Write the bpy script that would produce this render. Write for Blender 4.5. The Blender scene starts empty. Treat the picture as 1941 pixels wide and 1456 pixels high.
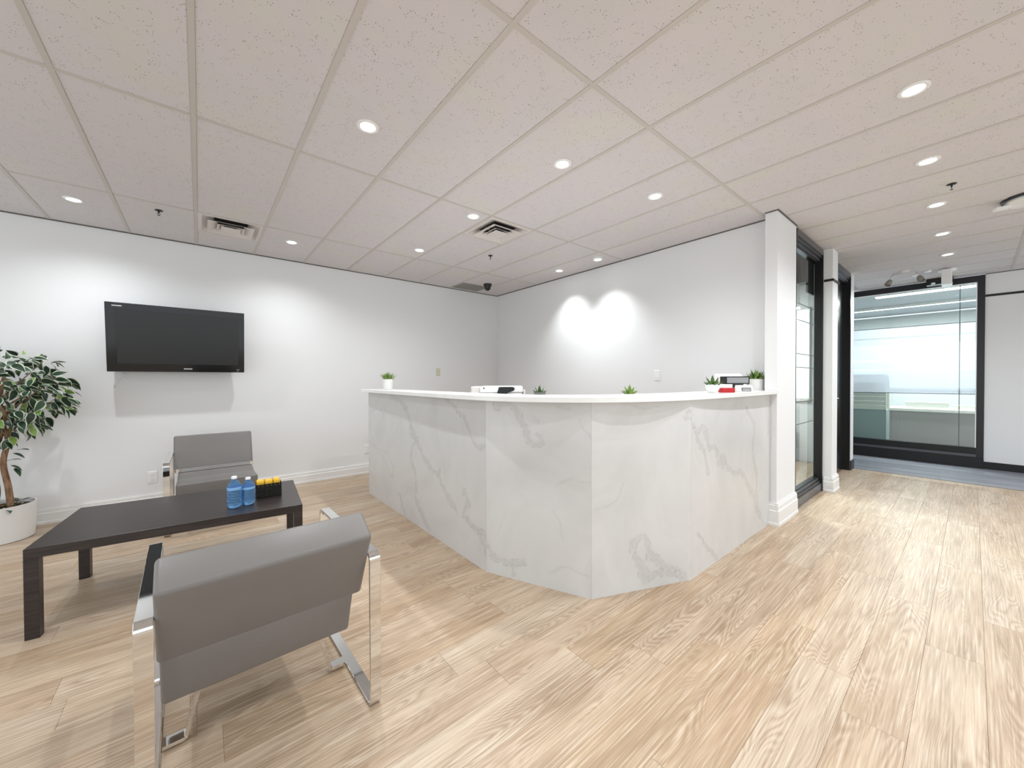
import bpy, bmesh, math, random
import numpy as np
from mathutils import Vector, Matrix, Euler, noise as mnoise

random.seed(11)
PI = math.pi
scene = bpy.context.scene
COL = scene.collection

# ------------------------------------------------------------------ camera
cam_d = bpy.data.cameras.new('camera')
cam = bpy.data.objects.new('camera', cam_d)
COL.objects.link(cam)
yaw, pit, rol, CH = 0.8825, -0.0115, -0.0036, 1.273
F = Vector((math.cos(yaw), math.sin(yaw), 0)); R = Vector((math.sin(yaw), -math.cos(yaw), 0)); U = Vector((0, 0, 1))
F2 = F*math.cos(pit) + U*math.sin(pit); U2 = U*math.cos(pit) - F*math.sin(pit)
R2 = R*math.cos(rol) + U2*math.sin(rol); U3 = U2*math.cos(rol) - R*math.sin(rol)
M = Matrix((R2, U3, -F2)).transposed().to_4x4()
M.translation = Vector((0, 0, CH))
cam.matrix_world = M
cam_d.sensor_width = 36.0
cam_d.lens = 718.985/1941*36.0
cam_d.clip_start = 0.02
scene.camera = cam

# ------------------------------------------------------------------ world and exposure
w = bpy.data.worlds.new('daylight'); scene.world = w; w.use_nodes = True
bg = w.node_tree.nodes['Background']
bg.inputs[0].default_value = (0.88, 0.95, 1.0, 1); bg.inputs[1].default_value = 1.08
vs = scene.view_settings
vs.view_transform = 'Standard'; vs.look = 'None'; vs.gamma = 1.0; vs.use_curve_mapping = False
vs.exposure = 0.58
SPOT_W = 40.0

# ------------------------------------------------------------------ room numbers
C = 2.724            # ceiling height
YW = 5.268           # left (television) wall
XR = 4.007           # wall behind the desk
YC = 1.077           # corridor wall
XE = 8.485           # end wall
GX, GY, TX, TY = 1.0023, 1.202, 0.508, 1.524

# ------------------------------------------------------------------ materials
def srgb(h):
    h = h.lstrip('#'); v = [int(h[i:i+2], 16)/255 for i in (0, 2, 4)]
    return tuple((c/12.92 if c <= .04045 else ((c+.055)/1.055)**2.4) for c in v) + (1,)
def mat(name, col='#ffffff', rough=.5, metal=0, **k):
    m = bpy.data.materials.new(name); m.use_nodes = True
    b = m.node_tree.nodes['Principled BSDF']
    b.inputs['Base Color'].default_value = srgb(col) if isinstance(col, str) else col
    b.inputs['Roughness'].default_value = rough; b.inputs['Metallic'].default_value = metal
    for kk, v in k.items(): b.inputs[kk.replace('_', ' ')].default_value = v
    return m
class NT:
    def __init__(s, m): s.m = m; s.t = m.node_tree; s.n = s.t.nodes; s.b = s.n['Principled BSDF']
    def new(s, typ, **k):
        n = s.n.new(typ)
        for a, v in k.items():
            if a.startswith('i_'):
                key = a[2:]; n.inputs[int(key) if key.isdigit() else key.replace('_', ' ')].default_value = v
            else: setattr(n, a, v)
        return n
    def link(s, a, b): s.t.links.new(a, b)
    def math(s, op, a, b=None, clamp=False):
        n = s.n.new('ShaderNodeMath'); n.operation = op; n.use_clamp = clamp
        for i, v in enumerate((a, b)):
            if v is None: continue
            if isinstance(v, (int, float)): n.inputs[i].default_value = v
            else: s.link(v, n.inputs[i])
        return n.outputs[0]
    def mix(s, f, a, b, blend='MIX'):
        n = s.n.new('ShaderNodeMix'); n.data_type = 'RGBA'; n.blend_type = blend
        for sock, v in ((n.inputs[0], f), (n.inputs[6], a), (n.inputs[7], b)):
            if isinstance(v, (int, float)): sock.default_value = v
            elif isinstance(v, tuple): sock.default_value = v
            elif isinstance(v, str): sock.default_value = srgb(v)
            else: s.link(v, sock)
        return n.outputs[2]
    def ramp(s, f, stops, interp='LINEAR'):
        n = s.n.new('ShaderNodeValToRGB'); n.color_ramp.interpolation = interp
        el = n.color_ramp.elements
        while len(el) < len(stops): el.new(0.5)
        for e, (p, c) in zip(el, stops):
            e.position = p; e.color = srgb(c) if isinstance(c, str) else (c, c, c, 1)
        s.link(f, n.inputs[0]); return n.outputs[0]
    def obj(s): return s.new('ShaderNodeTexCoord').outputs['Object']
    def scale(s, v, sc, loc=None):
        n = s.new('ShaderNodeMapping'); n.inputs['Scale'].default_value = sc; s.link(v, n.inputs[0])
        if loc is not None: s.link(loc, n.inputs['Location'])
        return n.outputs[0]
    def noise(s, v, sc, det=3, rough=.5, dist=0):
        n = s.new('ShaderNodeTexNoise', i_Scale=sc, i_Detail=det, i_Roughness=rough, i_Distortion=dist); s.link(v, n.inputs['Vector']); return n.outputs[0]
    def col(s, c): s.link(c, s.b.inputs['Base Color'])
    def bump(s, h, st=.1, d=.01):
        n = s.new('ShaderNodeBump', i_Strength=st, i_Distance=d); s.link(h, n.inputs['Height']); s.link(n.outputs[0], s.b.inputs['Normal'])

def wood_floor(name, tones, dark, lite, ring_amt):
    m = mat(name, rough=.40, Specular_IOR_Level=.35); t = NT(m); o = t.obj()
    inf = t.new('ShaderNodeObjectInfo')
    rnd = inf.outputs['Random']
    comb = t.new('ShaderNodeCombineXYZ')
    t.link(t.math('MULTIPLY', rnd, 61.0), comb.inputs[0]); t.link(t.math('MULTIPLY', rnd, 137.0), comb.inputs[1])
    add = t.new('ShaderNodeVectorMath', operation='ADD'); t.link(o, add.inputs[0]); t.link(comb.outputs[0], add.inputs[1]); v = add.outputs[0]
    base = t.ramp(rnd, [(i/(len(tones)-1), c) for i, c in enumerate(tones)])
    # soft long tone clouds
    cl = t.noise(t.scale(v, (.9, 7, 1)), 1.6, 3, .55)
    base = t.mix(t.math('MULTIPLY', t.ramp(cl, [(.35, 0.0), (.7, 1.0)]), .55), base, dark)
    # cathedral growth rings: contour lines of a stretched noise field
    f = t.noise(t.scale(v, (1.15, 7.5, 1)), 1.0, 1.2, .4, .35)
    s = t.math('SINE', t.math('MULTIPLY', f, 210.0))
    s = t.math('MULTIPLY', t.math('ADD', s, 1.0), .5)
    msk = t.ramp(t.noise(t.scale(v, (1.0, 5, 1)), 1.4, 1), [(.46, 0.0), (.62, 1.0)])
    lines = t.math('MULTIPLY', t.math('POWER', s, 3.0), msk)
    base = t.mix(t.math('MULTIPLY', lines, ring_amt), base, dark)
    s2 = t.math('MULTIPLY', t.math('POWER', t.math('SUBTRACT', 1.0, s), 4.0), msk)
    base = t.mix(t.math('MULTIPLY', s2, ring_amt*.6), base, lite)
    # fine fibres
    fb = t.noise(t.scale(v, (1.6, 60, 1)), 2.2, 4, .6)
    base = t.mix(t.math('MULTIPLY', t.ramp(fb, [(.5, 0.0), (.68, 1.0)]), .5), base, dark)
    base = t.mix(t.math('MULTIPLY', t.ramp(fb, [(.30, 1.0), (.47, 0.0)]), .6), base, lite)
    t.col(base)
    t.bump(fb, .06, .002)
    return m
M_FLOOR = wood_floor('oak_vinyl', ['#bea88f', '#c3af98', '#b9a187', '#c7b59f', '#c0ab93', '#b59c80', '#c2ad95'], '#876d53', '#dccfbe', .36)
M_GREYFLOOR = wood_floor('grey_vinyl', ['#80828a', '#8f9199', '#74767e', '#999ba1'], '#5c5e66', '#b4b6bb', .25)

def make_tile():
    m = mat('ceiling_tile_face', '#d2d1d1', .9); t = NT(m); o = t.obj()
    inf = t.new('ShaderNodeObjectInfo'); comb = t.new('ShaderNodeCombineXYZ')
    t.link(t.math('MULTIPLY', inf.outputs['Random'], 53.0), comb.inputs[0])
    add = t.new('ShaderNodeVectorMath', operation='ADD'); t.link(o, add.inputs[0]); t.link(comb.outputs[0], add.inputs[1]); v = add.outputs[0]
    vo = t.new('ShaderNodeTexVoronoi', i_Scale=95.0, i_Randomness=1.0); t.link(v, vo.inputs['Vector'])
    hole = t.math('LESS_THAN', vo.outputs['Distance'], .20)
    keep = t.math('GREATER_THAN', t.noise(v, 19, 2), .53)
    hole = t.math('MULTIPLY', hole, keep)
    vo2 = t.new('ShaderNodeTexVoronoi', i_Scale=210.0); t.link(v, vo2.inputs['Vector'])
    h2 = t.math('MULTIPLY', t.math('LESS_THAN', vo2.outputs['Distance'], .2), t.math('GREATER_THAN', t.noise(v, 40, 2), .55))
    c = t.ramp(t.noise(v, 2.3, 2), [(.3, '#d0cdcc'), (.5, '#d3cdcf'), (.7, '#d2cfc9')])
    c = t.mix(t.math('MULTIPLY', h2, .35), c, '#9a8f86')
    c = t.mix(t.math('MULTIPLY', hole, .85), c, '#6c5e52')
    t.col(c); return m
M_TILE = make_tile()
M_BAR = mat('grid_bar_paint', '#c3bdb6', .5)
M_WALL = mat('white_wall_paint', '#e4e4e4', .55)
M_WHITE = mat('white_trim_paint', '#e6e5e3', .35)
M_SHADOWLINE = mat('shadow_gap_grey', '#5f5b57', .7)
M_BLACK = mat('black_paint', '#0d0d0e', .35)
M_FRAME = mat('charcoal_frame_metal', '#2b2b2e', .32, .3)
M_FRAME_L = mat('grey_frame_metal', '#5b5b60', .3, .5)

def chrome_mat():
    return mat('chrome', '#e2e1df', .04, 1.0)
M_CHROME = chrome_mat()
def leather(name, c):
    m = mat(name, c, .42); t = NT(m); v = t.obj()
    vo = t.new('ShaderNodeTexVoronoi', i_Scale=420.0); t.link(v, vo.inputs['Vector'])
    t.bump(vo.outputs['Distance'], .12, .001)
    n = t.noise(v, 5, 3)
    t.col(t.mix(n, c, tuple(x*.86 for x in srgb(c)[:3]) + (1,)))
    return m
M_LEATHER = leather('grey_leather', '#777370')

def tuple_hex(h, k):
    return '#' + ''.join('%02x' % min(255, int(int(h[i:i+2], 16)*k)) for i in (1, 3, 5))
def marble(name, attr=True, tone='#c7c6c4'):
    m = mat(name, '#d9d8d5', .22); t = NT(m); v = t.obj()
    big = t.noise(t.scale(v, (1.3, 1, 1)), 1.1, 4, .6, 1.2)
    c = t.ramp(big, [(.3, tone), (.55, tuple_hex(tone, 1.05)), (.8, tuple_hex(tone, .975))])
    if attr:
        a = t.new('ShaderNodeAttribute', attribute_name='vein')
        n1 = t.noise(v, 28, 5, .7, 1.0)
        am = t.math('MULTIPLY', a.outputs['Fac'], t.ramp(n1, [(.3, .35), (.62, 1.0)]))
        c = t.mix(t.math('MULTIPLY', am, .5), c, '#94928f')
        a2 = t.new('ShaderNodeAttribute', attribute_name='edge')
        c = t.mix(t.math('MULTIPLY', a2.outputs['Fac'], .30), c, '#7e7a75')
    f = t.noise(v, 1.7, 6, .62, 1.8)
    th = t.math('ABSOLUTE', t.math('SUBTRACT', f, .5))
    ln = t.ramp(th, [(0, 1.0), (.006, 0.0)])
    ln = t.math('MULTIPLY', ln, t.ramp(t.noise(v, 1.1, 1), [(.5, 0.0), (.66, 1.0)]))
    c = t.mix(t.math('MULTIPLY', ln, .05 if attr else .2), c, '#a19f9b')
    t.col(c); return m
M_MARBLE = marble('veined_marble'); M_TOP = marble('worktop_marble', False, '#e2e1de')
NT(M_TOP).b.inputs['Roughness'].default_value = .18

def table_mat():
    m = mat('black_brown_wood', '#2b221f', .35); t = NT(m); v = t.obj()
    fb = t.noise(t.scale(v, (2, 40, 40)), 2.0, 4, .6)
    t.col(t.ramp(fb, [(.3, '#211a18'), (.55, '#2e2624'), (.75, '#3c3330')])); return m
M_TABLE = table_mat()
M_SCREEN = mat('screen_glass', '#161615', .28)
M_BEZEL = mat('gloss_black_plastic', '#060606', .12)
M_SILVER = mat('silver_print', '#c8c8c8', .4)
M_WHITEPL = mat('white_plastic', '#e9e8e6', .35)
M_CREAM = mat('cream_plastic', '#cfcbb6', .45)
M_BLACKPL = mat('black_plastic', '#0b0b0b', .35)
M_SOIL = mat('soil', '#3a2c20', .9)
M_DRYLEAF = mat('dry_moss', '#8a6a3c', .8)
M_POT = mat('white_ceramic', '#e3e2df', .35)
M_GREYPOT = mat('grey_ceramic', '#6f706e', .5)
def bark():
    m = mat('ficus_bark', '#8d6a4e', .8); t = NT(m); v = t.obj()
    n = t.noise(t.scale(v, (30, 30, 6)), 2, 4, .6)
    t.col(t.ramp(n, [(.3, '#5f432f'), (.6, '#9a785a'), (.8, '#b59878')])); t.bump(n, .4, .004); return m
M_BARK = bark()
def leafm(name, a, b):
    m = mat(name, a, .4); t = NT(m); inf = t.new('ShaderNodeObjectInfo')
    t.col(t.mix(inf.outputs['Random'], a, b)); return m
M_LEAF = leafm('ficus_leaf_green', '#17301e', '#2c4a31')
M_LEAFL = leafm('ficus_leaf_lime', '#6f9440', '#90ab55')
M_LEAFM = mat('ficus_leaf_margin', '#ccd4be', .45)
M_SUCC = mat('succulent_green', '#7c9a48', .5)
M_SUCC2 = mat('succulent_dark', '#4c6a38', .5)
M_GRASS = mat('spiky_grass_green', '#6f8a3a', .5)
def emis(name, col, st):
    m = mat(name, col, .5); b = m.node_tree.nodes['Principled BSDF']
    b.inputs['Emission Color'].default_value = srgb(col); b.inputs['Emission Strength'].default_value = st; return m
M_LAMP = emis('lit_lamp', '#fffdf8', 9.0)
M_TUBE = emis('lit_tube', '#fbfdff', 3.0)
M_GLOWPANE = emis('glowing_pane', '#dfeaf2', .80)  # daylight in the end-office window, imitated reflection in the side office
def glass(name, tint, refl=1.0):
    m = bpy.data.materials.new(name); m.use_nodes = True; n = m.node_tree.nodes; l = m.node_tree.links
    n.clear(); out = n.new('ShaderNodeOutputMaterial'); tr = n.new('ShaderNodeBsdfTransparent'); tr.inputs[0].default_value = srgb(tint)
    gl = n.new('ShaderNodeBsdfGlossy'); gl.inputs['Roughness'].default_value = .01
    fr = n.new('ShaderNodeFresnel'); fr.inputs[0].default_value = 1.45
    mu = n.new('ShaderNodeMath'); mu.operation = 'MULTIPLY'; mu.inputs[1].default_value = refl; mu.use_clamp = True
    mx = n.new('ShaderNodeMixShader')
    ge = n.new('ShaderNodeNewGeometry'); sb = n.new('ShaderNodeMath'); sb.operation = 'SUBTRACT'; sb.inputs[0].default_value = 1; l.new(ge.outputs['Backfacing'], sb.inputs[1]); m2 = n.new('ShaderNodeMath'); m2.operation = 'MULTIPLY'; l.new(fr.outputs[0], mu.inputs[0]); l.new(mu.outputs[0], m2.inputs[0]); l.new(sb.outputs[0], m2.inputs[1]); l.new(m2.outputs[0], mx.inputs[0]); l.new(tr.outputs[0], mx.inputs[1]); l.new(gl.outputs[0], mx.inputs[2]); l.new(mx.outputs[0], out.inputs[0])
    return m
M_GLASS = glass('clear_glass', '#eef4f2')
def frost():
    m = bpy.data.materials.new('frosted_film'); m.use_nodes = True; n = m.node_tree.nodes; l = m.node_tree.links
    n.clear(); out = n.new('ShaderNodeOutputMaterial'); tr = n.new('ShaderNodeBsdfTransparent'); tr.inputs[0].default_value = srgb('#e6ecf2')
    df = n.new('ShaderNodeBsdfDiffuse'); df.inputs[0].default_value = srgb('#eeeef2')
    tl = n.new('ShaderNodeBsdfTranslucent'); tl.inputs[0].default_value = srgb('#eef0f6')
    a = n.new('ShaderNodeMixShader'); a.inputs[0].default_value = .5
    b = n.new('ShaderNodeMixShader'); b.inputs[0].default_value = .48
    l.new(df.outputs[0], a.inputs[1]); l.new(tl.outputs[0], a.inputs[2]); l.new(tr.outputs[0], b.inputs[1]); l.new(a.outputs[0], b.inputs[2]); l.new(b.outputs[0], out.inputs[0])
    return m
M_FROST = frost()
M_FILMLINE = mat('film_edge', '#63666b', .6)
def bottle_mat():
    m = mat('blue_bottle_plastic', '#86c0f2', .05); b = m.node_tree.nodes['Principled BSDF']
    b.inputs['Transmission Weight'].default_value = .8; b.inputs['IOR'].default_value = 1.33; return m
M_BOTTLE = bottle_mat()
M_LABEL = mat('pale_blue_label', '#7fb0de', .4)
M_YELLOW = mat('yellow_paper', '#e0b12c', .6)
M_RED = mat('red_card', '#b01018', .5)
M_MESH = mat('grey_mesh_panel', '#8f9091', .5)
M_OFFWALL = mat('office_wall', '#dfe2e2', .7)
M_OFFGREY = mat('office_grey_panel', '#a8a3a1', .6)
M_OFFTEAL = mat('office_teal_panel', '#9ca8a6', .6)
M_OFFWHITE = mat('office_white', '#dcdad2', .6)
M_GRILLE = mat('grille_metal', '#8f8b84', .5)
M_DIFF = mat('diffuser_white_metal', '#d6d0cb', .5)
M_DARKIN = mat('duct_dark', '#141311', .8)

# ------------------------------------------------------------------ mesh helpers
def link(name, me, parent=None, m=None, smooth=False, loc=None):
    if m is not None:
        for x in (m if isinstance(m, (list, tuple)) else [m]): me.materials.append(x)
    if smooth:
        me.polygons.foreach_set('use_smooth', [True]*len(me.polygons))
    o = bpy.data.objects.new(name, me); COL.objects.link(o)
    if parent is not None: o.parent = parent
    if loc is not None: o.location = loc
    return o
def from_bm(bm, name):
    me = bpy.data.meshes.new(name); bm.normal_update(); bm.to_mesh(me); bm.free(); return me
def box_bm(bm, a, b, mtx=None, bev=0, seg=1):
    x0, y0, z0 = a; x1, y1, z1 = b
    vs_ = [bm.verts.new(p) for p in ((x0,y0,z0),(x1,y0,z0),(x1,y1,z0),(x0,y1,z0),(x0,y0,z1),(x1,y0,z1),(x1,y1,z1),(x0,y1,z1))]
    fs = [bm.faces.new([vs_[i] for i in q]) for q in ((0,3,2,1),(4,5,6,7),(0,1,5,4),(1,2,6,5),(2,3,7,6),(3,0,4,7))]
    if bev > 0:
        es = list({e for f in fs for e in f.edges})
        r = bmesh.ops.bevel(bm, geom=es, offset=bev, segments=seg, affect='EDGES', profile=.5)
        if mtx is not None:
            vv = {v for f in r['faces'] for v in f.verts} | {v for v in vs_ if v.is_valid}
            bmesh.ops.transform(bm, matrix=mtx, verts=list(vv))
    elif mtx is not None:
        bmesh.ops.transform(bm, matrix=mtx, verts=vs_)
def box(name, a, b, m, parent=None, bev=0, seg=1, mtx=None):
    a, b = tuple(min(p, q) for p, q in zip(a, b)), tuple(max(p, q) for p, q in zip(a, b))
    bm = bmesh.new(); box_bm(bm, a, b, mtx, bev, seg); return link(name, from_bm(bm, name), parent, m)
def boxes(name, lst, m, parent=None, bev=0):
    bm = bmesh.new()
    for a, b in lst: box_bm(bm, a, b, None, bev)
    return link(name, from_bm(bm, name), parent, m)
def prism_bm(bm, pts, z0, z1):
    lo = [bm.verts.new((x, y, z0)) for x, y in pts]; hi = [bm.verts.new((x, y, z1)) for x, y in pts]
    n = len(pts); bm.faces.new(lo[::-1]); bm.faces.new(hi)
    for i in range(n): bm.faces.new((lo[i], lo[(i+1) % n], hi[(i+1) % n], hi[i]))
def prism(name, pts, z0, z1, m, parent=None, bev=0):
    bm = bmesh.new(); prism_bm(bm, pts, z0, z1)
    if bev: bmesh.ops.bevel(bm, geom=[e for e in bm.edges], offset=bev, segments=1, affect='EDGES')
    bmesh.ops.recalc_face_normals(bm, faces=bm.faces)
    return link(name, from_bm(bm, name), parent, m)
def lathe_bm(bm, prof, cx=0, cy=0, n=28, cap=True):
    rings = []
    for r, z in prof:
        rings.append([bm.verts.new((cx + r*math.cos(2*PI*i/n), cy + r*math.sin(2*PI*i/n), z)) for i in range(n)])
    for a, b in zip(rings, rings[1:]):
        for i in range(n): bm.faces.new((a[i], a[(i+1) % n], b[(i+1) % n], b[i]))
    if cap:
        bm.faces.new(rings[0][::-1]); bm.faces.new(rings[-1])
def lathe(name, prof, m, parent=None, n=28, loc=(0,0,0), smooth=True, cap=True):
    bm = bmesh.new(); lathe_bm(bm, prof, n=n, cap=cap)
    bmesh.ops.recalc_face_normals(bm, faces=bm.faces)
    o = link(name, from_bm(bm, name), parent, m, False, loc)
    if smooth:
        o.data.polygons.foreach_set('use_smooth', [len(p.vertices) == 4 for p in o.data.polygons])
        try: o.data.set_sharp_from_angle(angle=math.radians(40))
        except Exception: pass
    return o
def tube_bm(bm, pts, rad, n=8):
    pts = [Vector(p) for p in pts]; rings = []
    for i, p in enumerate(pts):
        d = (pts[min(i+1, len(pts)-1)] - pts[max(i-1, 0)]).normalized()
        a = d.orthogonal().normalized() if i == 0 else (prev - d*prev.dot(d)).normalized()
        prev = a; b = d.cross(a); r = rad[i] if isinstance(rad, (list, tuple)) else rad
        rings.append([bm.verts.new(p + a*r*math.cos(2*PI*k/n) + b*r*math.sin(2*PI*k/n)) for k in range(n)])
    for p, q in zip(rings, rings[1:]):
        for k in range(n): bm.faces.new((p[k], p[(k+1) % n], q[(k+1) % n], q[k]))
    bm.faces.new(rings[0][::-1]); bm.faces.new(rings[-1])
def tube(name, pts, rad, m, parent=None, n=8):
    bm = bmesh.new(); tube_bm(bm, pts, rad, n); bmesh.ops.recalc_face_normals(bm, faces=bm.faces)
    return link(name, from_bm(bm, name), parent, m, True)
def catmull(P, k=8):
    P = [Vector(p) for p in P]; out = []
    Q = [P[0]*2 - P[1]] + P + [P[-1]*2 - P[-2]]
    for i in range(1, len(Q)-2):
        for j in range(k):
            t = j/k; a, b, c, d = Q[i-1:i+3]
            out.append(.5*((2*b) + (c-a)*t + (2*a-5*b+4*c-d)*t*t + (3*b-a-3*c+d)*t**3))
    out.append(P[-1]); return out
def extrude_profile(name, prof, x0, x1, m, parent=None, bev=.0, seg=3, smooth=True):
    """profile in (y, z) swept along x"""
    bm = bmesh.new()
    a = [bm.verts.new((x0, y, z)) for y, z in prof]; b = [bm.verts.new((x1, y, z)) for y, z in prof]
    n = len(prof); bm.faces.new(a[::-1]); bm.faces.new(b)
    for i in range(n): bm.faces.new((a[i], a[(i+1) % n], b[(i+1) % n], b[i]))
    bmesh.ops.recalc_face_normals(bm, faces=bm.faces)
    if bev: bmesh.ops.bevel(bm, geom=list(bm.edges), offset=bev, segments=seg, affect='EDGES', profile=.5)
    return link(name, from_bm(bm, name), parent, m, smooth)
def thing(name, label, cat, loc=(0,0,0), rz=0, group=None):
    o = bpy.data.objects.new(name, None); COL.objects.link(o); o.empty_display_size = .1
    o.location = loc; o.rotation_euler = (0, 0, rz); o['label'] = label; o['category'] = cat
    if group: o['group'] = group
    return o
def tag(o, label, cat, group=None):
    o['label'] = label; o['category'] = cat
    if group: o['group'] = group
    return o
def struct(o): o['kind'] = 'structure'; return o
def copy_part(o, parent, loc=None):
    c = o.copy(); COL.objects.link(c); c.parent = parent
    if loc is not None: c.location = loc
    return c

# ------------------------------------------------------------------ shell
floor = struct(box('floor', (-3.2, -3.4, -.06), (7.135, YW, -.0085), mat('floor_bed', '#8f7a62', .9)))
# what the camera's cone covers
def in_cone(xa, xb, ya, yb):
    for x in (xa, (xa+xb)/2, xb):
        for y in (ya, yb):
            d = F.x*x + F.y*y; r = R.x*x + R.y*y
            if d > 1.02 and abs(r/d) < 1.42: return True
    return False
plank_cache = {}
def plank_mesh(L, Wd, m):
    k = (round(L, 2), round(Wd, 3), m.name)
    if k not in plank_cache:
        g = .0003; bm = bmesh.new(); x, y, e = k[0]/2 - g, k[1]/2 - g, .0006
        b = [bm.verts.new(p) for p in ((-x,-y,-.008),(x,-y,-.008),(x,y,-.008),(-x,y,-.008))]
        c = [bm.verts.new(p) for p in ((-x,-y,-e),(x,-y,-e),(x,y,-e),(-x,y,-e))]
        d = [bm.verts.new(p) for p in ((-x+e,-y+e,0),(x-e,-y+e,0),(x-e,y-e,0),(-x+e,y-e,0))]
        for p, q in ((b, c), (c, d)):
            for i in range(4): bm.faces.new((p[i], p[(i+1)%4], q[(i+1)%4], q[i]))
        bm.faces.new(d); bm.faces.new(b[::-1])
        me = from_bm(bm, 'plank'); me.materials.append(m); plank_cache[k] = me
    return plank_cache[k]
PW, PL = .18, 1.22
joints = {3: 2.38, 2: 3.34, 1: 3.11, 4: 3.12}
rest = []
n_pl = 0
for k in range(-6, 40):
    y0 = -.042 + PW*(k); y1 = y0 + PW
    if y0 < -1.2 or y0 > YW: continue
    y1 = min(y1, YW)
    if y1 - y0 < .02: continue
    j = joints.get(k, random.uniform(0, PL))
    x = j - PL*math.ceil((j + 3.2)/PL)
    while x < 7.135:
        xa, xb = max(x, -3.2), min(x + PL, 7.135); x += PL
        if xb - xa < .03: continue
        hid = (xa > 4.1 and y0 > 1.3) or (xa > 1.6 and y0 > 1.5 and xb < 4.0)
        if in_cone(xa, xb, y0, y1) and not hid and n_pl < 290:
            o = bpy.data.objects.new('floor_plank', plank_mesh(xb-xa, y1-y0, M_FLOOR)); COL.objects.link(o); o.parent = floor
            o.location = ((xa+xb)/2, (y0+y1)/2, 0); n_pl += 1
        else: rest.append(((xa+.0007, y0+.0007, -.008), (xb-.0007, y1-.0007, 0)))
for k in range(-13, 0):
    pass
y = -3.4
while y < -1.13:
    rest.append(((-3.2, y+.0007, -.008), (7.135, min(y+PW, -1.122)-.0007, 0))); y += PW
o = boxes('floor_planks', rest, M_FLOOR, floor); o['kind'] = 'stuff'
gf = struct(box('floor', (7.135, -3.4, -.06), (13.5, 4.2, -.0085), mat('floor_bed_grey', '#55565c', .9)))
gm_rot = Matrix.Rotation(PI/2, 4, 'Z')
GW = .152
ng = 0
x = 7.15; kk = 0; rest = []
while x < XE + .05:
    j = random.uniform(0, PL); y = -3.4 - j
    while y < 1.5:
        ya, yb = max(y, -3.4), min(y + PL, 1.5); y += PL
        if yb - ya < .05: continue
        if yb > -.9:
            o = bpy.data.objects.new('floor_plank', plank_mesh(yb-ya, GW, M_GREYFLOOR)); COL.objects.link(o); o.parent = gf
            o.location = (x + GW/2, (ya+yb)/2, 0); o.rotation_euler = (0, 0, PI/2)
        else: rest.append(((x+.0007, ya, -.008), (x+GW-.0007, yb, 0)))
    x += GW
o = boxes('floor_planks', rest, M_GREYFLOOR, gf); o['kind'] = 'stuff'
struct(box('trim_1', (7.128, -3.4, -.006), (7.15, YC, .002), M_SHADOWLINE))

# ceiling: slab, grid bars and lay-in tiles
ceil = struct(box('ceiling', (-3.2, -3.4, C+.035), (XE+.1, YW+.1, C+.12), M_BAR))
BW = .024
xs = [GX + TX*i for i in range(-9, 16)]; ys = [GY + TY*j for j in range(-3, 4)]
xs = [v for v in xs if -3.2 < v < XE]; ys = [v for v in ys if -3.4 < v < YW]
def inside_wall(xa, xb, ya, yb):      # solid rooms beyond the lobby
    return False
for v in xs:
    ytop = YW if v < XR else 1.12
    box('grid_bar', (v-BW/2, -3.4, C), (v+BW/2, ytop, C+.03), M_BAR, ceil)
for v in ys:
    xr = XR if v > 1.15 else XE
    bm = bmesh.new()
    pos = [-3.2] + [q for q in xs if q < xr] + [xr]
    for a, b in zip(pos, pos[1:]):
        box_bm(bm, (a + (BW/2 if a > -3.2 else 0), v-BW/2, C+.0006), (b - (BW/2 if b < xr else 0), v+BW/2, C+.03))
    link('grid_bar', from_bm(bm, 'grid_bar'), ceil, M_BAR)
tile_cache = {}
def tile_mesh(a, b):
    k = (round(a, 3), round(b, 3))
    if k not in tile_cache:
        bm = bmesh.new(); x, y, e = a/2, b/2, .003
        lo = [bm.verts.new(p) for p in ((-x+e,-y+e,0),(x-e,-y+e,0),(x-e,y-e,0),(-x+e,y-e,0))]
        mi = [bm.verts.new(p) for p in ((-x,-y,.003),(x,-y,.003),(x,y,.003),(-x,y,.003))]
        hi = [bm.verts.new(p) for p in ((-x,-y,.018),(x,-y,.018),(x,y,.018),(-x,y,.018))]
        for p, q in ((lo, mi), (mi, hi)):
            for i in range(4): bm.faces.new((p[i], p[(i+1)%4], q[(i+1)%4], q[i]))
        bm.faces.new(lo[::-1]); bm.faces.new(hi); bmesh.ops.recalc_face_normals(bm, faces=bm.faces)
        me = from_bm(bm, 'ceiling_tile'); me.materials.append(M_TILE); tile_cache[k] = me
    return tile_cache[k]
gx = [-3.2] + xs + [XE]; gy = [-3.4] + ys + [YW]
vent_cells = []
rest = []
def put_tile(xa, xb, ya, yb):
    if xb - xa < .04 or yb - ya < .04: return
    if in_cone(xa, xb, ya, yb) or in_cone(xa, xb, ya, (ya+yb)/2):
        o = bpy.data.objects.new('ceiling_tile', tile_mesh(xb-xa, yb-ya)); COL.objects.link(o); o.parent = ceil
        o.location = ((xa+xb)/2, (ya+yb)/2, C+.003)
    else: rest.append(((xa, ya, C+.004), (xb, yb, C+.02)))
VENTS = [(-2, 2, GY+2*TY, 0), (2, 1, GY+TY, 0), (4, 2, 4.85, 1)]
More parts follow.
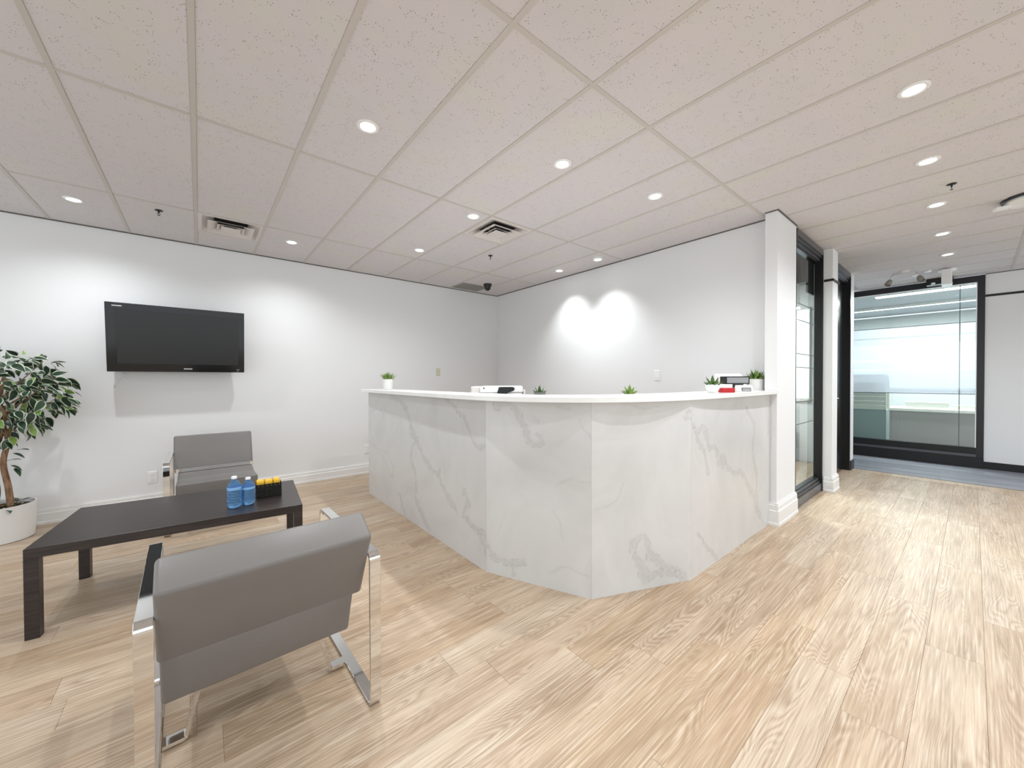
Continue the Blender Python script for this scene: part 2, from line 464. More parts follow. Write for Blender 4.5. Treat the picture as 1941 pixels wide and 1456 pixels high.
for xa, xb in zip(gx, gx[1:]):
    for ya, yb in zip(gy, gy[1:]):
        if xa > 4.05 and ya > 1.1: continue
        b = BW/2 - .002
        X0_, X1_ = xa + (b if xa > -3.2 else 0), xb - (b if xb < XE else 0)
        Y0_, Y1_ = ya + (b if ya > -3.4 else 0), yb - (b if yb < YW else 0)
        if ya > 1.1 and X1_ > XR: X1_ = XR
        hit = None
        for i, j, yv, kind in VENTS:
            if abs(xa - (GX+TX*i)) < .01 and ya - .01 <= yv < yb: hit = (yv, kind)
        if hit is None: put_tile(X0_, X1_, Y0_, Y1_)
        else:
            yv, kind = hit
            dy = TX if kind == 0 else .35
            if yv - ya > .05: put_tile(X0_, X1_, Y0_, yv)
            put_tile(X0_, X1_, yv + dy + (.012 if kind == 0 else .004), Y1_)
            if kind == 0: box('grid_bar', (xa+BW/2, yv+dy-.012, C+.0006), (xb-BW/2, yv+dy+.012, C+.03), M_BAR, ceil)
o = boxes('ceiling_tiles', rest, M_TILE, ceil); o['kind'] = 'stuff'
# wall angle around the ceiling edge (dark grey stands in for the shadow gap)
for a, b in (((-3.2, YW-.012, C-.006), (XR, YW, C+.004)), ((XR-.012, 1.17, C-.006), (XR, YW-.012, C+.004)),
             ((3.838, YC-.01, C-.004), (4.39, YC, C+.004)), ((3.838, YC, C-.004), (3.85, 1.17, C+.004)), ((XE-.012, -3.4, C-.006), (XE, -.1, C+.004))):
    struct(box('trim_2', a, b, M_SHADOWLINE))

# walls
struct(box('wall_left', (-3.2, YW, 0), (XR+.1, YW+.1, C+.03), M_WALL))
struct(box('wall_right', (XR, 1.17, 0), (XR+.1, YW, C+.03), M_WALL))
wc = struct(box('wall_corridor', (3.85, YC, 0), (4.39, 1.17, C), M_WALL))
w2 = struct(box('wall_middle', (5.45, 1.0, 0), (5.70, 1.17, C), M_WALL))
w3 = struct(box('wall_far', (6.95, YC, 0), (7.15, 1.35, C), M_WALL))
we = struct(box('wall_end', (XE, -3.4, 0), (XE+.1, -.1, C), M_WALL))
struct(box('trim_3', (XE-.008, -3.4, 2.405), (XE, -.1, 2.435), M_BLACK))
struct(box('trim_4', (5.442, .99, 2.36), (5.708, 1.0, 2.385), M_BLACK))
bm = bmesh.new(); box_bm(bm, (5.440, .992, 2.36), (5.45, 1.075, 2.385)); struct(link('trim_5', from_bm(bm, 'trim'), None, M_BLACK))
# white skirting with a stepped profile
def skirting(name, p, q, nrm, m=M_WHITE, h=.135, t=.018):
    p, q, nrm = Vector(p), Vector(q), Vector(nrm)
    prof = [(0, 0), (t, 0), (t, .02), (t*.82, .026), (t*.82, h*.66), (t*.6, h*.70), (t*.6, h*.90), (t*.35, h*.94), (t*.35, h), (0, h)]
    bm = bmesh.new()
    A = [bm.verts.new((p.x + nrm.x*d, p.y + nrm.y*d, z)) for d, z in prof]
    B = [bm.verts.new((q.x + nrm.x*d, q.y + nrm.y*d, z)) for d, z in prof]
    n = len(prof); bm.faces.new(A); bm.faces.new(B[::-1])
    for i in range(n): bm.faces.new((A[i], A[(i+1) % n], B[(i+1) % n], B[i]))
    bmesh.ops.recalc_face_normals(bm, faces=bm.faces)
    return struct(link(name, from_bm(bm, name), None, m))
skirting('baseboard_left', (-3.2, YW), (XR, YW), (0, -1), h=.14)
skirting('baseboard_right', (XR, 1.2), (XR, YW), (-1, 0), h=.14)
skirting('baseboard_corridor', (3.85-.018, YC), (4.39, YC), (0, -1), h=.19, t=.028)
skirting('baseboard_corridor', (3.85, YC-.018), (3.85, 1.127), (-1, 0), h=.19, t=.028)
skirting('baseboard_middle', (5.45-.018, 1.0), (5.70+.018, 1.0), (0, -1), h=.17, t=.025)
skirting('baseboard_middle', (5.45, 1.0-.018), (5.45, 1.07), (-1, 0), h=.17, t=.025)
struct(box('baseboard_far', (6.95, YC-.012, 0), (7.155, YC, .13), M_BLACK)); struct(box('baseboard_far', (7.15, YC, 0), (7.162, 1.35, .13), M_BLACK))
struct(box('baseboard_end', (XE-.012, -3.4, 0), (XE, -.1, .10), M_BLACK))

# ------------------------------------------------------------------ door_1: tall glazed office front
d1 = struct(box('door_1', (4.385, 1.085, 0), (4.43, 1.17, 2.70), M_BLACK))
box('frame_stile', (4.395, 1.075, 0), (4.405, 1.09, 2.70), M_BLACK, d1)
box('frame_jamb', (5.425, 1.08, 0), (5.45, 1.158, 2.70), M_BLACK, d1)
for i, (z0, z1, yy, mm) in enumerate(((2.655, 2.715, 1.078, M_FRAME_L), (2.625, 2.655, 1.092, M_FRAME), (2.60, 2.625, 1.110, M_FRAME_L), (2.58, 2.60, 1.124, M_BLACK))):
    box('frame_head', (4.43, yy, z0), (5.425, 1.17, z1), mm, d1)
for i, (z0, z1, yy, mm) in enumerate(((.004, .09, 1.082, M_FRAME_L), (.09, .118, 1.095, M_FRAME), (.118, .14, 1.110, M_FRAME_L), (.14, .152, 1.124, M_BLACK))):
    box('frame_sill', (4.43, yy, z0), (5.425, 1.17, z1), mm, d1)
box('glass_pane', (4.44, 1.148, .15), (5.41, 1.156, 2.585), M_GLASS, d1)
for z in (2.05, 1.88, 1.53, 1.39, 1.03, .80):
    box('film_line', (4.44, 1.1465, z-.004), (5.40, 1.148, z+.004), M_FILMLINE, d1)
box('closer_box', (5.16, 1.16, 2.22), (5.42, 1.175, 2.58), M_BLACK, d1)

# ------------------------------------------------------------------ door_2: black door
d2 = struct(box('door_2', (5.70, 1.150, .006), (6.95, 1.19, 2.58), mat('black_door_paint', '#141416', .22)))
box('frame_jamb', (6.925, 1.078, 0), (6.955, 1.15, 2.70), M_BLACK, d2)
box('frame_jamb', (5.69, 1.078, 0), (5.72, 1.15, 2.70), M_BLACK, d2)
for z0, z1, yy, mm in ((2.66, 2.715, 1.078, M_FRAME_L), (2.63, 2.66, 1.09, M_FRAME), (2.60, 2.63, 1.105, M_FRAME_L), (2.575, 2.60, 1.12, M_BLACK)):
    box('frame_head', (5.72, yy, z0), (6.925, 1.15, z1), mm, d2)
bm = bmesh.new(); tube_bm(bm, [(6.28, 1.15, 1.02), (6.28, 1.10, 1.02), (6.39, 1.10, 1.02)], .009)
lathe_bm(bm, [(.001, 0), (.001, 0.0001)], n=3)
link('door_handle', from_bm(bm, 'door_handle'), d2, M_CHROME, True)

# ------------------------------------------------------------------ window_1: glazed partition at the end
w1 = struct(box('window_1', (XE-.02, -.10, .10), (XE+.08, -.03, 2.715), M_FRAME))
box('frame_head', (XE-.02, -.03, 2.625), (XE+.08, 1.6, 2.715), M_FRAME, w1)
box('frame_sill', (XE-.02, -.03, .19), (XE+.08, 1.6, .285), M_BLACK, w1)
box('frame_foot', (XE-.035, -.10, 0), (XE+.08, 1.6, .155), M_BLACK, w1)
box('sill_strip', (XE-.03, -.03, .155), (XE+.08, 1.6, .19), M_FRAME_L, w1)
box('frame_edge', (XE-.022, -.03, .285), (XE+.0, -.02, 2.625), M_WHITEPL, w1)
box('frame_edge', (XE-.022, -.03, 2.615), (XE+.0, 1.6, 2.625), M_WHITEPL, w1)
box('frame_jamb', (XE-.02, 1.55, 0), (XE+.1, 1.62, 2.715), M_FRAME, w1)
box('glass_pane', (XE+.03, -.03, .285), (XE+.038, .124, 2.615), M_GLASS, w1)
box('glass_pane', (XE+.03, .132, .285), (XE+.038, 1.55, 2.615), M_GLASS, w1)
box('pane_joint', (XE+.026, .124, .285), (XE+.042, .132, 2.615), M_FILMLINE, w1)
for z0, z1 in ((1.925, 2.07), (1.557, 1.905), (1.41, 1.543), (1.048, 1.398)):
    for ya, yb in ((-.018, .122), (.134, 1.548)):
        box('film_strip', (XE+.026, ya, z0), (XE+.029, yb, z1), M_FROST, w1)
box('film_line', (XE+.025, -.02, 2.070), (XE+.029, 1.55, 2.078), M_FILMLINE, w1)
box('film_line', (XE+.025, -.02, 1.036), (XE+.029, 1.55, 1.046), M_FILMLINE, w1)

# office beyond the partition
struct(box('wall_back', (12.6, -3.4, 0), (12.7, 4.2, C), M_OFFWALL))
struct(box('wall_office', (XE+.1, 4.1, 0), (12.6, 4.2, C), M_OFFTEAL))
struct(box('ceiling', (XE+.1, -3.4, C+.035), (12.7, 4.2, C+.1), mat('office_ceiling', '#c9ccd0', .8)))
wn = struct(box('window_2', (12.56, -1.6, 1.00), (12.6, 4.0, 2.1), M_OFFWHITE))
box('glass_pane', (12.55, -1.55, 1.05), (12.56, 3.95, 2.05), M_GLOWPANE, wn)
t = thing('ceiling_light', 'long bright linear ceiling light seen through the end partition glass', 'ceiling light', (9.3, .6, C-.02))
box('housing', (-.10, -1.0, .0), (.10, .52, .054), M_WHITEPL, t); box('diffuser', (-.09, -.99, -.008), (.09, .51, .0), M_TUBE, t)
def area(parent, loc, sx, sy, W):
    l = bpy.data.lights.new('bulb', 'AREA'); l.shape = 'RECTANGLE'; l.size = sx; l.size_y = sy; l.energy = W; l.color = (.96, .98, 1)
    o = bpy.data.objects.new('bulb', l); COL.objects.link(o); o.parent = parent; o.location = loc
area(t, (0, -.24, -.02), .18, 1.5, 80)
t = thing('ceiling_light', 'long linear fill light added deeper in the end office', 'ceiling light', (11.0, .6, C-.02))  # extra fixture, added to brighten the office behind the glass
box('housing', (-.05, -1.2, .0), (.05, 1.2, .054), M_WHITEPL, t); box('diffuser', (-.03, -1.19, -.008), (.03, 1.19, .0), M_TUBE, t); area(t, (0, 0, -.02), .06, 2.4, 80)
t = thing('ceiling_light', 'square fill light panel added in the side office behind the tall glass door', 'ceiling light', (5.6, 2.5, C-.02))  # unseen panel, added so the side office is not dark
box('housing', (-.5, -.3, .0), (.5, .3, .054), M_WHITEPL, t); box('diffuser', (-.48, -.28, -.008), (.48, .28, .0), M_TUBE, t); area(t, (0, 0, -.02), .95, .55, 70)
t = thing('shelving_unit', 'pale louvred cabinet at left behind the end partition glass', 'cabinet', (8.75, .91, 0))
box('body', (0, -.0, 0), (.4, .44, .75), M_OFFTEAL, t)
box('back_panel', (.36, -.0, .75), (.4, .44, 1.33), M_OFFWHITE, t)
for i in range(8):
    z = .75 + i*.075
    box('slat', (-.01, -.0, z), (.03, .44, z+.066), M_OFFWHITE, t)
t = thing('office_desk', 'grey office desk with white raised top behind the end partition', 'desk', (9.5, 0, 0))
box('front_panel', (0, -.45, 0), (.04, .95, .70), M_OFFGREY, t); box('desktop', (-.02, -.47, .70), (.7, .97, .75), M_OFFWHITE, t, .004)
box('side_panel', (.0, .95, 0), (.7, .99, .70), M_OFFGREY, t); box('hutch', (.05, .25, .75), (.3, .75, .86), M_OFFWHITE, t); box('hutch', (.05, -.4, .75), (.3, .2, .82), M_OFFWHITE, t)
box('tower', (-.0, .995, 0), (.35, 1.08, .92), M_OFFGREY, t); box('tower_top', (-.01, .99, .92), (.36, 1.09, .94), M_OFFWHITE, t)

# office behind door_1
struct(box('wall_office', (4.107, 4.0, 0), (8.4, 4.1, C), M_OFFWALL))
struct(box('wall_office', (7.15, 1.35, 0), (7.25, 4.0, C), M_OFFWALL))
struct(box('floor', (4.1, 1.17, -.06), (7.14, 4.0, -.002), M_OFFGREY)); struct(box('ceiling', (4.107, 1.17, C+.035), (7.2, 4.0, C+.1), M_WALL))
wn = struct(box('reflected_glow', (7.11, 1.57, .93), (7.15, 3.6, 2.36), M_OFFWHITE)); box('glass_pane', (7.10, 1.575, .97), (7.11, 3.55, 2.32), M_GLOWPANE, wn)  # glowing panel imitates the bright reflection in the door glass
t = thing('office_cabinet', 'low grey cabinet behind the tall glazed office door', 'cabinet', (6.6, 2.6, 0))
box('body', (0, -.7, 0), (.45, .7, .9), M_OFFGREY, t, .004); box('cabinet_door', (-.018, -.69, .04), (0, -.005, .86), M_OFFWHITE, t, .002); box('cabinet_door', (-.018, .005, .04), (0, .69, .86), M_OFFWHITE, t, .002)

# ------------------------------------------------------------------ reception desk
VEINS = {0: [(0.022, [(0.668, 1.12), (0.88, 1.075), (1.003, 1.01), (1.095, 0.907), (1.117, 0.802), (1.227, 0.756), (1.311, 0.673), (1.392, 0.593), (1.528, 0.535), (1.637, 0.512), (1.689, 0.437), (1.789, 0.376), (1.884, 0.318)]), (0.02, [(1.227, 0.756), (1.137, 0.668), (1.113, 0.557), (1.21, 0.467), (1.208, 0.332), (1.198, 0.234), (1.304, 0.128), (1.444, 0.039)]), (0.02, [(1.003, 1.01), (1.081, 0.916), (1.184, 0.78), (1.24, 0.748)]), (0.013, [(1.748, 1.152), (1.923, 1.03), (2.012, 1.005), (2.068, 0.941), (2.095, 0.867), (2.176, 0.81), (2.265, 0.822), (2.202, 0.799)]), (0.007, [(0.063, 0.581), (0.297, 0.529), (0.482, 0.444), (0.597, 0.331), (0.708, 0.309), (0.71, 0.428), (0.543, 0.542), (0.298, 0.548)]), (0.014, [(0.839, 0.19), (0.914, 0.104), (0.986, 0.022)]), (0.014, [(1.637, 0.512), (1.655, 0.567)]), (0.02, [(2.021, 0.463), (2.049, 0.407), (1.99, 0.299), (2.104, 0.254), (2.21, 0.212), (2.273, 0.13)]), (0.02, [(1.99, 0.299), (2.171, 0.251), (2.261, 0.243)]), (0.008, [(0.106, 0.935), (0.37, 0.962), (0.461, 0.889)])], 1: [(0.02, [(0.001, 0.183), (0.071, 0.104), (0.183, 0.085), (0.275, 0.126)]), (0.012, [(0.183, 0.085), (0.201, 0.019)]), (0.006, [(0.436, 0.1), (0.56, 0.161), (0.698, 0.134)]), (0.018, [(0.108, 1.121), (0.171, 1.123), (0.248, 1.063), (0.278, 0.982), (0.315, 0.889), (0.402, 0.893)]), (0.008, [(0.337, 1.039), (0.381, 1.014), (0.367, 0.993), (0.33, 1.012)]), (0.012, [(0.366, 0.933), (0.398, 0.922), (0.378, 0.904)]), (0.008, [(0.508, 1.124), (0.582, 1.094)]), (0.006, [(0.635, 1.039), (0.654, 0.97), (0.703, 0.923)]), (0.006, [(0.465, 0.464), (0.506, 0.392), (0.534, 0.319)]), (0.006, [(0.493, 0.633), (0.588, 0.69), (0.699, 0.665)])], 2: [(0.006, [(0.007, 0.516), (0.114, 0.515), (0.18, 0.573), (0.217, 0.653)]), (0.02, [(0.27, 0.251), (0.27, 0.309), (0.369, 0.31), (0.408, 0.192), (0.495, 0.112), (0.593, 0.083), (0.659, 0.011)]), (0.02, [(0.292, 0.195), (0.354, 0.133), (0.385, 0.082), (0.495, 0.071), (0.609, 0.06)]), (0.012, [(0.682, 1.066), (0.657, 1.033), (0.699, 1.018)]), (0.006, [(0.202, 1.119), (0.494, 1.098)])], 3: [(0.014, [(0.016, 0.975), (0.091, 0.885), (0.185, 0.788), (0.251, 0.648)]), (0.016, [(0.076, 0.935), (0.169, 0.941), (0.217, 0.857), (0.25, 0.795), (0.352, 0.798), (0.497, 0.687), (0.652, 0.585), (0.862, 0.535), (1.046, 0.347), (1.145, 0.22), (1.3, 0.056)]), (0.018, [(0.352, 0.798), (0.388, 0.702), (0.497, 0.656)]), (0.014, [(0.902, 1.04), (1.088, 0.924), (1.09, 0.8), (1.043, 0.646), (1.166, 0.504), (1.119, 0.333), (1.247, 0.124)]), (0.012, [(0.094, 0.277), (0.221, 0.156), (0.357, 0.027)]), (0.01, [(1.412, 1.032), (1.414, 0.806)]), (0.01, [(-0.084, 1.037), (0.031, 0.967)])]}
desk = thing('reception_desk', 'large angled white marble reception desk with grey veins', 'reception desk', (0, 0, 0))
DP = [(1.46, 4.316), (1.452, 2.039), (1.736, 1.394), (2.39, 1.127), (3.838, 1.127)]
PH = 1.142
def seg_dist(P, a, b):
    a = np.array(a); b = np.array(b); ab = b-a
    tt = np.clip(((P-a) @ ab)/(ab @ ab), 0, 1)
    return np.linalg.norm(P - (a + tt[:, None]*ab), axis=1)
for k in range(4):
    a, b = Vector(DP[k]), Vector(DP[k+1]); L = (b-a).length; t = (b-a)/L; nrm = Vector((t.y, -t.x))   # nrm points inwards or outwards
    if nrm.dot(Vector((-1, -1))) < 0: nrm = -nrm
    step = .0095; nu, nz = int(L/step)+1, int(PH/step)+1
    us = np.linspace(.0004, L-.0004, nu); zs = np.linspace(0, PH, nz)
    UU, ZZ = np.meshgrid(us, zs); P2 = np.stack([UU.ravel(), ZZ.ravel()], 1)
    wob = np.array([(mnoise.noise(Vector((u*7, z*7, k*3.1))), mnoise.noise(Vector((u*7, z*7, 9+k)))) for u, z in P2])
    wob2 = np.array([(mnoise.noise(Vector((u*30, z*30, k*3.1))), mnoise.noise(Vector((u*30, z*30, 9+k)))) for u, z in P2])
    Q = P2 + wob*.026 + wob2*.007
    val = np.zeros(len(P2)); edg = np.zeros(len(P2))
    wmod = .65 + .7*np.abs(wob[:, 0]*2)
    for wd, pl in VEINS[k]:
        d = np.full(len(Q), 9.)
        for p, q in zip(pl, pl[1:]): d = np.minimum(d, seg_dist(Q, p, q))
        wv = wd*wmod*1.55
        val = np.maximum(val, np.clip(1 - (d/wv)**1.3, 0, 1)*(.6 if wd > .009 else .5))
        if wd > .009: edg = np.maximum(edg, np.clip(1 - np.abs(d - wv*.75)/.006, 0, 1)*(wob2[:, 1] > -.05))
    verts = np.empty((len(P2), 3)); verts[:, 0] = a.x + t.x*P2[:, 0]; verts[:, 1] = a.y + t.y*P2[:, 0]; verts[:, 2] = P2[:, 1]
    idx = np.arange(nu*nz).reshape(nz, nu)
    quads = np.stack([idx[:-1, :-1].ravel(), idx[:-1, 1:].ravel(), idx[1:, 1:].ravel(), idx[1:, :-1].ravel()], 1)
    # thickness: plain back and sides
    base = len(verts); inn = -nrm*.03
    c8 = [(0, 0), (L, 0), (L, PH), (0, PH)]
    extra = []
    for (u, z), du in zip(c8, (.012, -.012, -.012, .012)):
        uu = u + (du if k in (0, 1, 2, 3) else 0)
        extra.append((a.x + t.x*uu + inn.x, a.y + t.y*uu + inn.y, z))
    fl_ = [idx[0, 0], idx[0, -1], idx[-1, -1], idx[-1, 0]]
    polys = [tuple(int(v) for v in q) for q in quads]
    for i in range(4):
        j = (i+1) % 4; polys.append((int(fl_[i]), int(fl_[j]), base+j, base+i))
    polys.append((base, base+1, base+2, base+3))
    me = bpy.data.meshes.new('marble_panel'); me.from_pydata([tuple(v) for v in verts] + extra, [], polys)
    z4 = np.zeros(4)
    at = me.attributes.new('vein', 'FLOAT', 'POINT'); at.data.foreach_set('value', np.concatenate([val, z4]).astype(np.float32))
    at = me.attributes.new('edge', 'FLOAT', 'POINT'); at.data.foreach_set('value', np.concatenate([edg, z4]).astype(np.float32))
    me.update(); link('marble_panel', me, desk, M_MARBLE)
front = catmull([(1.392, 4.37), (1.375, 3.7), (1.357, 2.8), (1.352, 2.2), (1.385, 1.88), (1.475, 1.63), (1.61, 1.435), (1.80, 1.28), (2.07, 1.165), (2.42, 1.10), (2.9, 1.075), (3.4, 1.066), (3.846, 1.064)])
back = catmull([(1.70, 4.37), (1.70, 3.7), (1.70, 2.9), (1.71, 2.3), (1.76, 1.98), (1.88, 1.76), (2.06, 1.62), (2.4, 1.50), (2.9, 1.45), (3.4, 1.44), (4.003, 1.44)])
TOPZ = 1.170
top_out = [(p.x, p.y) for p in front] + [(3.846, 1.174), (4.003, 1.174)] + [(p.x, p.y) for p in reversed(back)]
prism('worktop', top_out, PH+.0005, TOPZ, M_TOP, desk, bev=.003)
led_in = [(p.x, p.y) for p in back]
prism('inner_ledge', [(x-.03, y) if x < 2 else (x, y-.03) for x, y in led_in if y > 1.0][:] + [(x+.25 if y > 1.7 else x+.12, y+.25 if y < 1.9 else y) for x, y in reversed(led_in) if x < 3.7], 1.06, 1.08, M_WHITEPL, desk)
prism('work_surface', [(1.50, 4.3), (1.50, 2.06), (1.775, 1.44), (2.41, 1.175), (3.99, 1.185), (3.99, 1.85), (2.75, 1.85), (2.42, 2.15), (2.38, 4.3)], .73, .76, M_WHITEPL, desk)
box('end_panel', (1.495, 4.27, 0), (2.36, 4.30, .73), M_WHITEPL, desk)
box('end_panel', (3.96, 1.19, 0), (3.985, 1.84, .73), M_WHITEPL, desk)
box('ledge_support', (1.50, 4.22, .76), (1.9, 4.25, 1.06), M_WHITEPL, desk); box('ledge_support', (3.6, 1.2, .76), (3.63, 1.65, 1.06), M_WHITEPL, desk)

# ------------------------------------------------------------------ armchairs
def strap_loop(x0, x1, y0, y1, z0, z1, th, rad, n=6):
    """flat bar bent into a rounded rectangle in the y-z plane"""
    def ring(o):
        a0, a1, b0, b1, r = y0+o, y1-o, z0+o, z1-o, max(rad-o, .004)
        pts = []
        for cy_, cz_, st in ((a1-r, b1-r, 0), (a0+r, b1-r, 90), (a0+r, b0+r, 180), (a1-r, b0+r, 270)):
            for i in range(n+1):
                an = math.radians(st + 90*i/n); pts.append((cy_ + r*math.cos(an), cz_ + r*math.sin(an)))
        return pts
    bm = bmesh.new(); O_, I_ = ring(0), ring(th); N = len(O_)
    vo = [[bm.verts.new((x, y, z)) for y, z in O_] for x in (x0, x1)]; vi = [[bm.verts.new((x, y, z)) for y, z in I_] for x in (x0, x1)]
    for i in range(N):
        j = (i+1) % N
        bm.faces.new((vo[0][i], vo[0][j], vo[1][j], vo[1][i])); bm.faces.new((vi[0][i], vi[1][i], vi[1][j], vi[0][j]))
        bm.faces.new((vo[0][i], vi[0][i], vi[0][j], vo[0][j])); bm.faces.new((vo[1][i], vo[1][j], vi[1][j], vi[1][i]))
    bmesh.ops.recalc_face_normals(bm, faces=bm.faces)
    bmesh.ops.bevel(bm, geom=[e for e in bm.edges if len(e.link_faces) == 2 and e.calc_face_angle(0) > 1.2], offset=.0012, segments=1, affect='EDGES')
    return from_bm(bm, 'arm_frame')
def beam(bm, p, q, w_, t_, wdir):
    p, q = Vector(p), Vector(q); d = (q-p).normalized(); wd = Vector(wdir); wd = (wd - d*wd.dot(d)).normalized(); td = d.cross(wd)
    vs_ = [bm.verts.new(c + wd*a*w_/2 + td*b*t_/2) for c in (p, q) for a, b in ((-1,-1),(1,-1),(1,1),(-1,1))]
    for f in ((0,1,2,3), (7,6,5,4), (0,4,5,1), (1,5,6,2), (2,6,7,3), (3,7,4,0)): bm.faces.new([vs_[i] for i in f])
def armchair(loc, rz, label, arms=(-1, 1)):
    t = thing('lounge_chair', label, 'armchair', loc, rz, 'grey leather and chrome armchairs')
    for s in arms:
        me = strap_loop(s*.345, s*.303, 0, .715, .0, .60, .011, .028)
        f = link('arm_frame', me, t, M_CHROME)
        bm = bmesh.new()
        beam(bm, (s*.30, .31, .020), (s*.240, .31, .020), .045, .012, (0, 1, 0))
        beam(bm, (s*.240, .31, .014), (s*.175, .31, .275), .03, .012, (0, 1, 0))
        bmesh.ops.recalc_face_normals(bm, faces=bm.faces)
        link('seat_support', from_bm(bm, 'seat_support'), t, M_CHROME)
        o = lathe('bolt', [(.0001, 0), (.005, 0), (.005, .003), (.0001, .004)], M_FRAME, t, 10, (s*.321, .7035, .57)); o.rotation_euler = (PI/2, 0, 0)
    extrude_profile('seat_cushion', [(.088, .432), (.15, .252), (.705, .29), (.715, .415), (.40, .40), (.25, .425)], -.296, .270, M_LEATHER, t, .012, 3)
    extrude_profile('backrest', [(-.035, .685), (.075, .755), (.150, .60), (.215, .445), (.095, .415), (.02, .575)], -.303, .303, M_LEATHER, t, .016, 4)
    box('cross_rail', (-.300, .222, .428), (.300, .236, .462), M_CHROME, t, .002)
    return t
armchair((.195, 1.463, 0), math.radians(1.5), 'grey leather chrome-armed lounge chair in front of the table, seen from behind')
armchair((.105, 4.868, 0), math.radians(180), 'grey leather lounge chair behind the coffee table, facing it', arms=(1,))

# ------------------------------------------------------------------ coffee table
tb = thing('coffee_table', 'low rectangular black-brown coffee table between the two grey chairs', 'table', (-.045, 3.255, 0), math.radians(-5.3))
LX, LY = .60, .372
box('tabletop', (-LX, -LY, .40), (LX, LY, .45), M_TABLE, tb, .0015)
for sx in (-1, 1):
    for sy in (-1, 1):
        box('leg', (sx*LX, sy*LY, 0), (sx*(LX-.05), sy*(LY-.05), .40), M_TABLE, tb, .001)

# bottles
def bottle(x, y, h, r, label, cap=True):
    t = thing('water_bottle', label, 'bottle', (x, y, .4505), 0, 'blue water bottles on the coffee table')
    k = h/.2
    prof = [(.001, .002), (r*.7, 0), (r*.93, .006), (r, .014)]
    for i in range(5):
        z = .03 + i*.017*k; prof += [(r, z), (r*.95, z+.004*k), (r, z+.009*k)]
    prof += [(r, .118*k), (r*.95, .130*k), (r*.99, .136*k), (r*.86, .150*k), (r*.55, .168*k), (r*.36, .178*k), (.013, .183*k), (.013, .189*k)]
    lathe('body', prof, M_BOTTLE, t, 28)
    lathe('label_band', [(r*1.006, .116*k), (r*1.012, .117*k), (r*1.012, .133*k), (r*1.006, .134*k)], M_LABEL, t, 28, cap=False)
    if cap: lathe('cap', [(.0001, .186*k), (.0155, .186*k), (.0155, .199*k), (.0135, .2015*k), (.0001, .2015*k)], M_WHITEPL, t, 20)
    return t
bottle(.165, 3.047, .200, .039, 'blue water bottle with white cap, left of the pair on the table')
b2 = bottle(.240, 3.062, .178, .038, 'blue water bottle beside the black basket on the table', True)
# basket with holes
bk = thing('candy_basket', 'small black perforated basket with yellow packets on the coffee table', 'basket', (.372, 3.20, .4505), math.radians(-3))
def perforated(name, x0, x1, z0, z1, y, nx, nz, th, parent, along='x'):
    bm = bmesh.new(); dx = (x1-x0)/nx; dz = (z1-z0)/nz; hs = .13
    for i in range(nx):
        for j in range(nz):
            a, b = x0+i*dx, z0+j*dz; c, d = a+dx, b+dz; mx, mz = (a+c)/2, (b+d)/2; r = dx*hs*.7; q = dz*hs
            o_ = [(a,b),(c,b),(c,d),(a,d)]; h_ = [(mx-r,mz-q),(mx+r,mz-q),(mx+r,mz+q),(mx-r,mz+q)]
            for k in range(4):
                k2 = (k+1) % 4
                pts = [o_[k], o_[k2], h_[k2], h_[k]]
                v = [bm.verts.new((p, y, s) if along == 'x' else (y, p, s)) for p, s in pts]; bm.faces.new(v)
    bmesh.ops.remove_doubles(bm, verts=bm.verts, dist=1e-5)
    r_ = bmesh.ops.solidify(bm, geom=list(bm.faces), thickness=th)
    return link(name, from_bm(bm, name), parent, M_BLACKPL)
perforated('side_wall', -.075, .075, 0, .095, -.05, 6, 4, .002, bk); perforated('side_wall', -.075, .075, 0, .095, .05, 6, 4, .002, bk)
perforated('side_wall', -.05, .05, 0, .095, -.075, 4, 4, .002, bk, 'y'); perforated('side_wall', -.05, .05, 0, .095, .075, 4, 4, .002, bk, 'y')
box('base', (-.075, -.05, 0), (.075, .05, .004), M_BLACKPL, bk)
for i, (px, w_, hh) in enumerate(((-.050, .044, .106), (-.001, .046, .104), (.047, .040, .107))):
    p = thing('snack_packet', ['yellow snack packet at the left end of the black basket', 'yellow snack packet in the middle of the black basket', 'yellow snack packet at the right end of the black basket'][i], 'packet', (.372, 3.20, .456), math.radians(-3), 'yellow packets in the basket')
    box('wrapper', (px-w_/2, -.040, .0), (px+w_/2, .040, hh), M_YELLOW, p, .003, 1)
    box('seal', (px-w_/2+.004, -.036, hh), (px+w_/2-.004, .036, hh+.004), M_YELLOW, p)

# ------------------------------------------------------------------ television
tv = thing('television', 'black flat television mounted on the white wall, tilted forward', 'television', (-.1445, 5.062, 1.681))
tilt = Matrix.Rotation(math.radians(7.0), 4, 'X')
def tvb(name, a, b, m, parent, bev=0): return box(name, a, b, m, parent, bev, 1, tilt)
TW, TH = .522, .3215
cab = tvb('cabinet', (-TW, .0, -TH), (TW, .05, TH), M_BEZEL, tv, .004)
tvb('screen', (-.452, -.0015, -.243), (.470, .0, .262), M_SCREEN, tv)
bz = [((-TW+.002, -.006, -TH+.002), (TW-.002, -.0002, -.247)), ((-TW+.002, -.006, .267), (TW-.002, -.0002, TH-.002)), ((-TW+.002, -.006, -.247), (-.457, -.0002, .267)), ((.477, -.006, -.247), (TW-.002, -.0002, .267))]
bm = bmesh.new()
for a, b in bz: box_bm(bm, a, b, tilt)
link('bezel', from_bm(bm, 'bezel'), tv, M_BEZEL)
tvb('badge', (-.475, -.0075, .288), (-.41, -.006, .296), M_SILVER, tv)
tvb('badge', (.02, -.0075, -.293), (.085, -.006, -.284), M_SILVER, tv)
bm = bmesh.new()
for a in ((.455, -.295), (.47, -.295), (.460, -.31)): box_bm(bm, (a[0], -.0075, a[1]), (a[0]+.007, -.006, a[1]+.006), tilt)
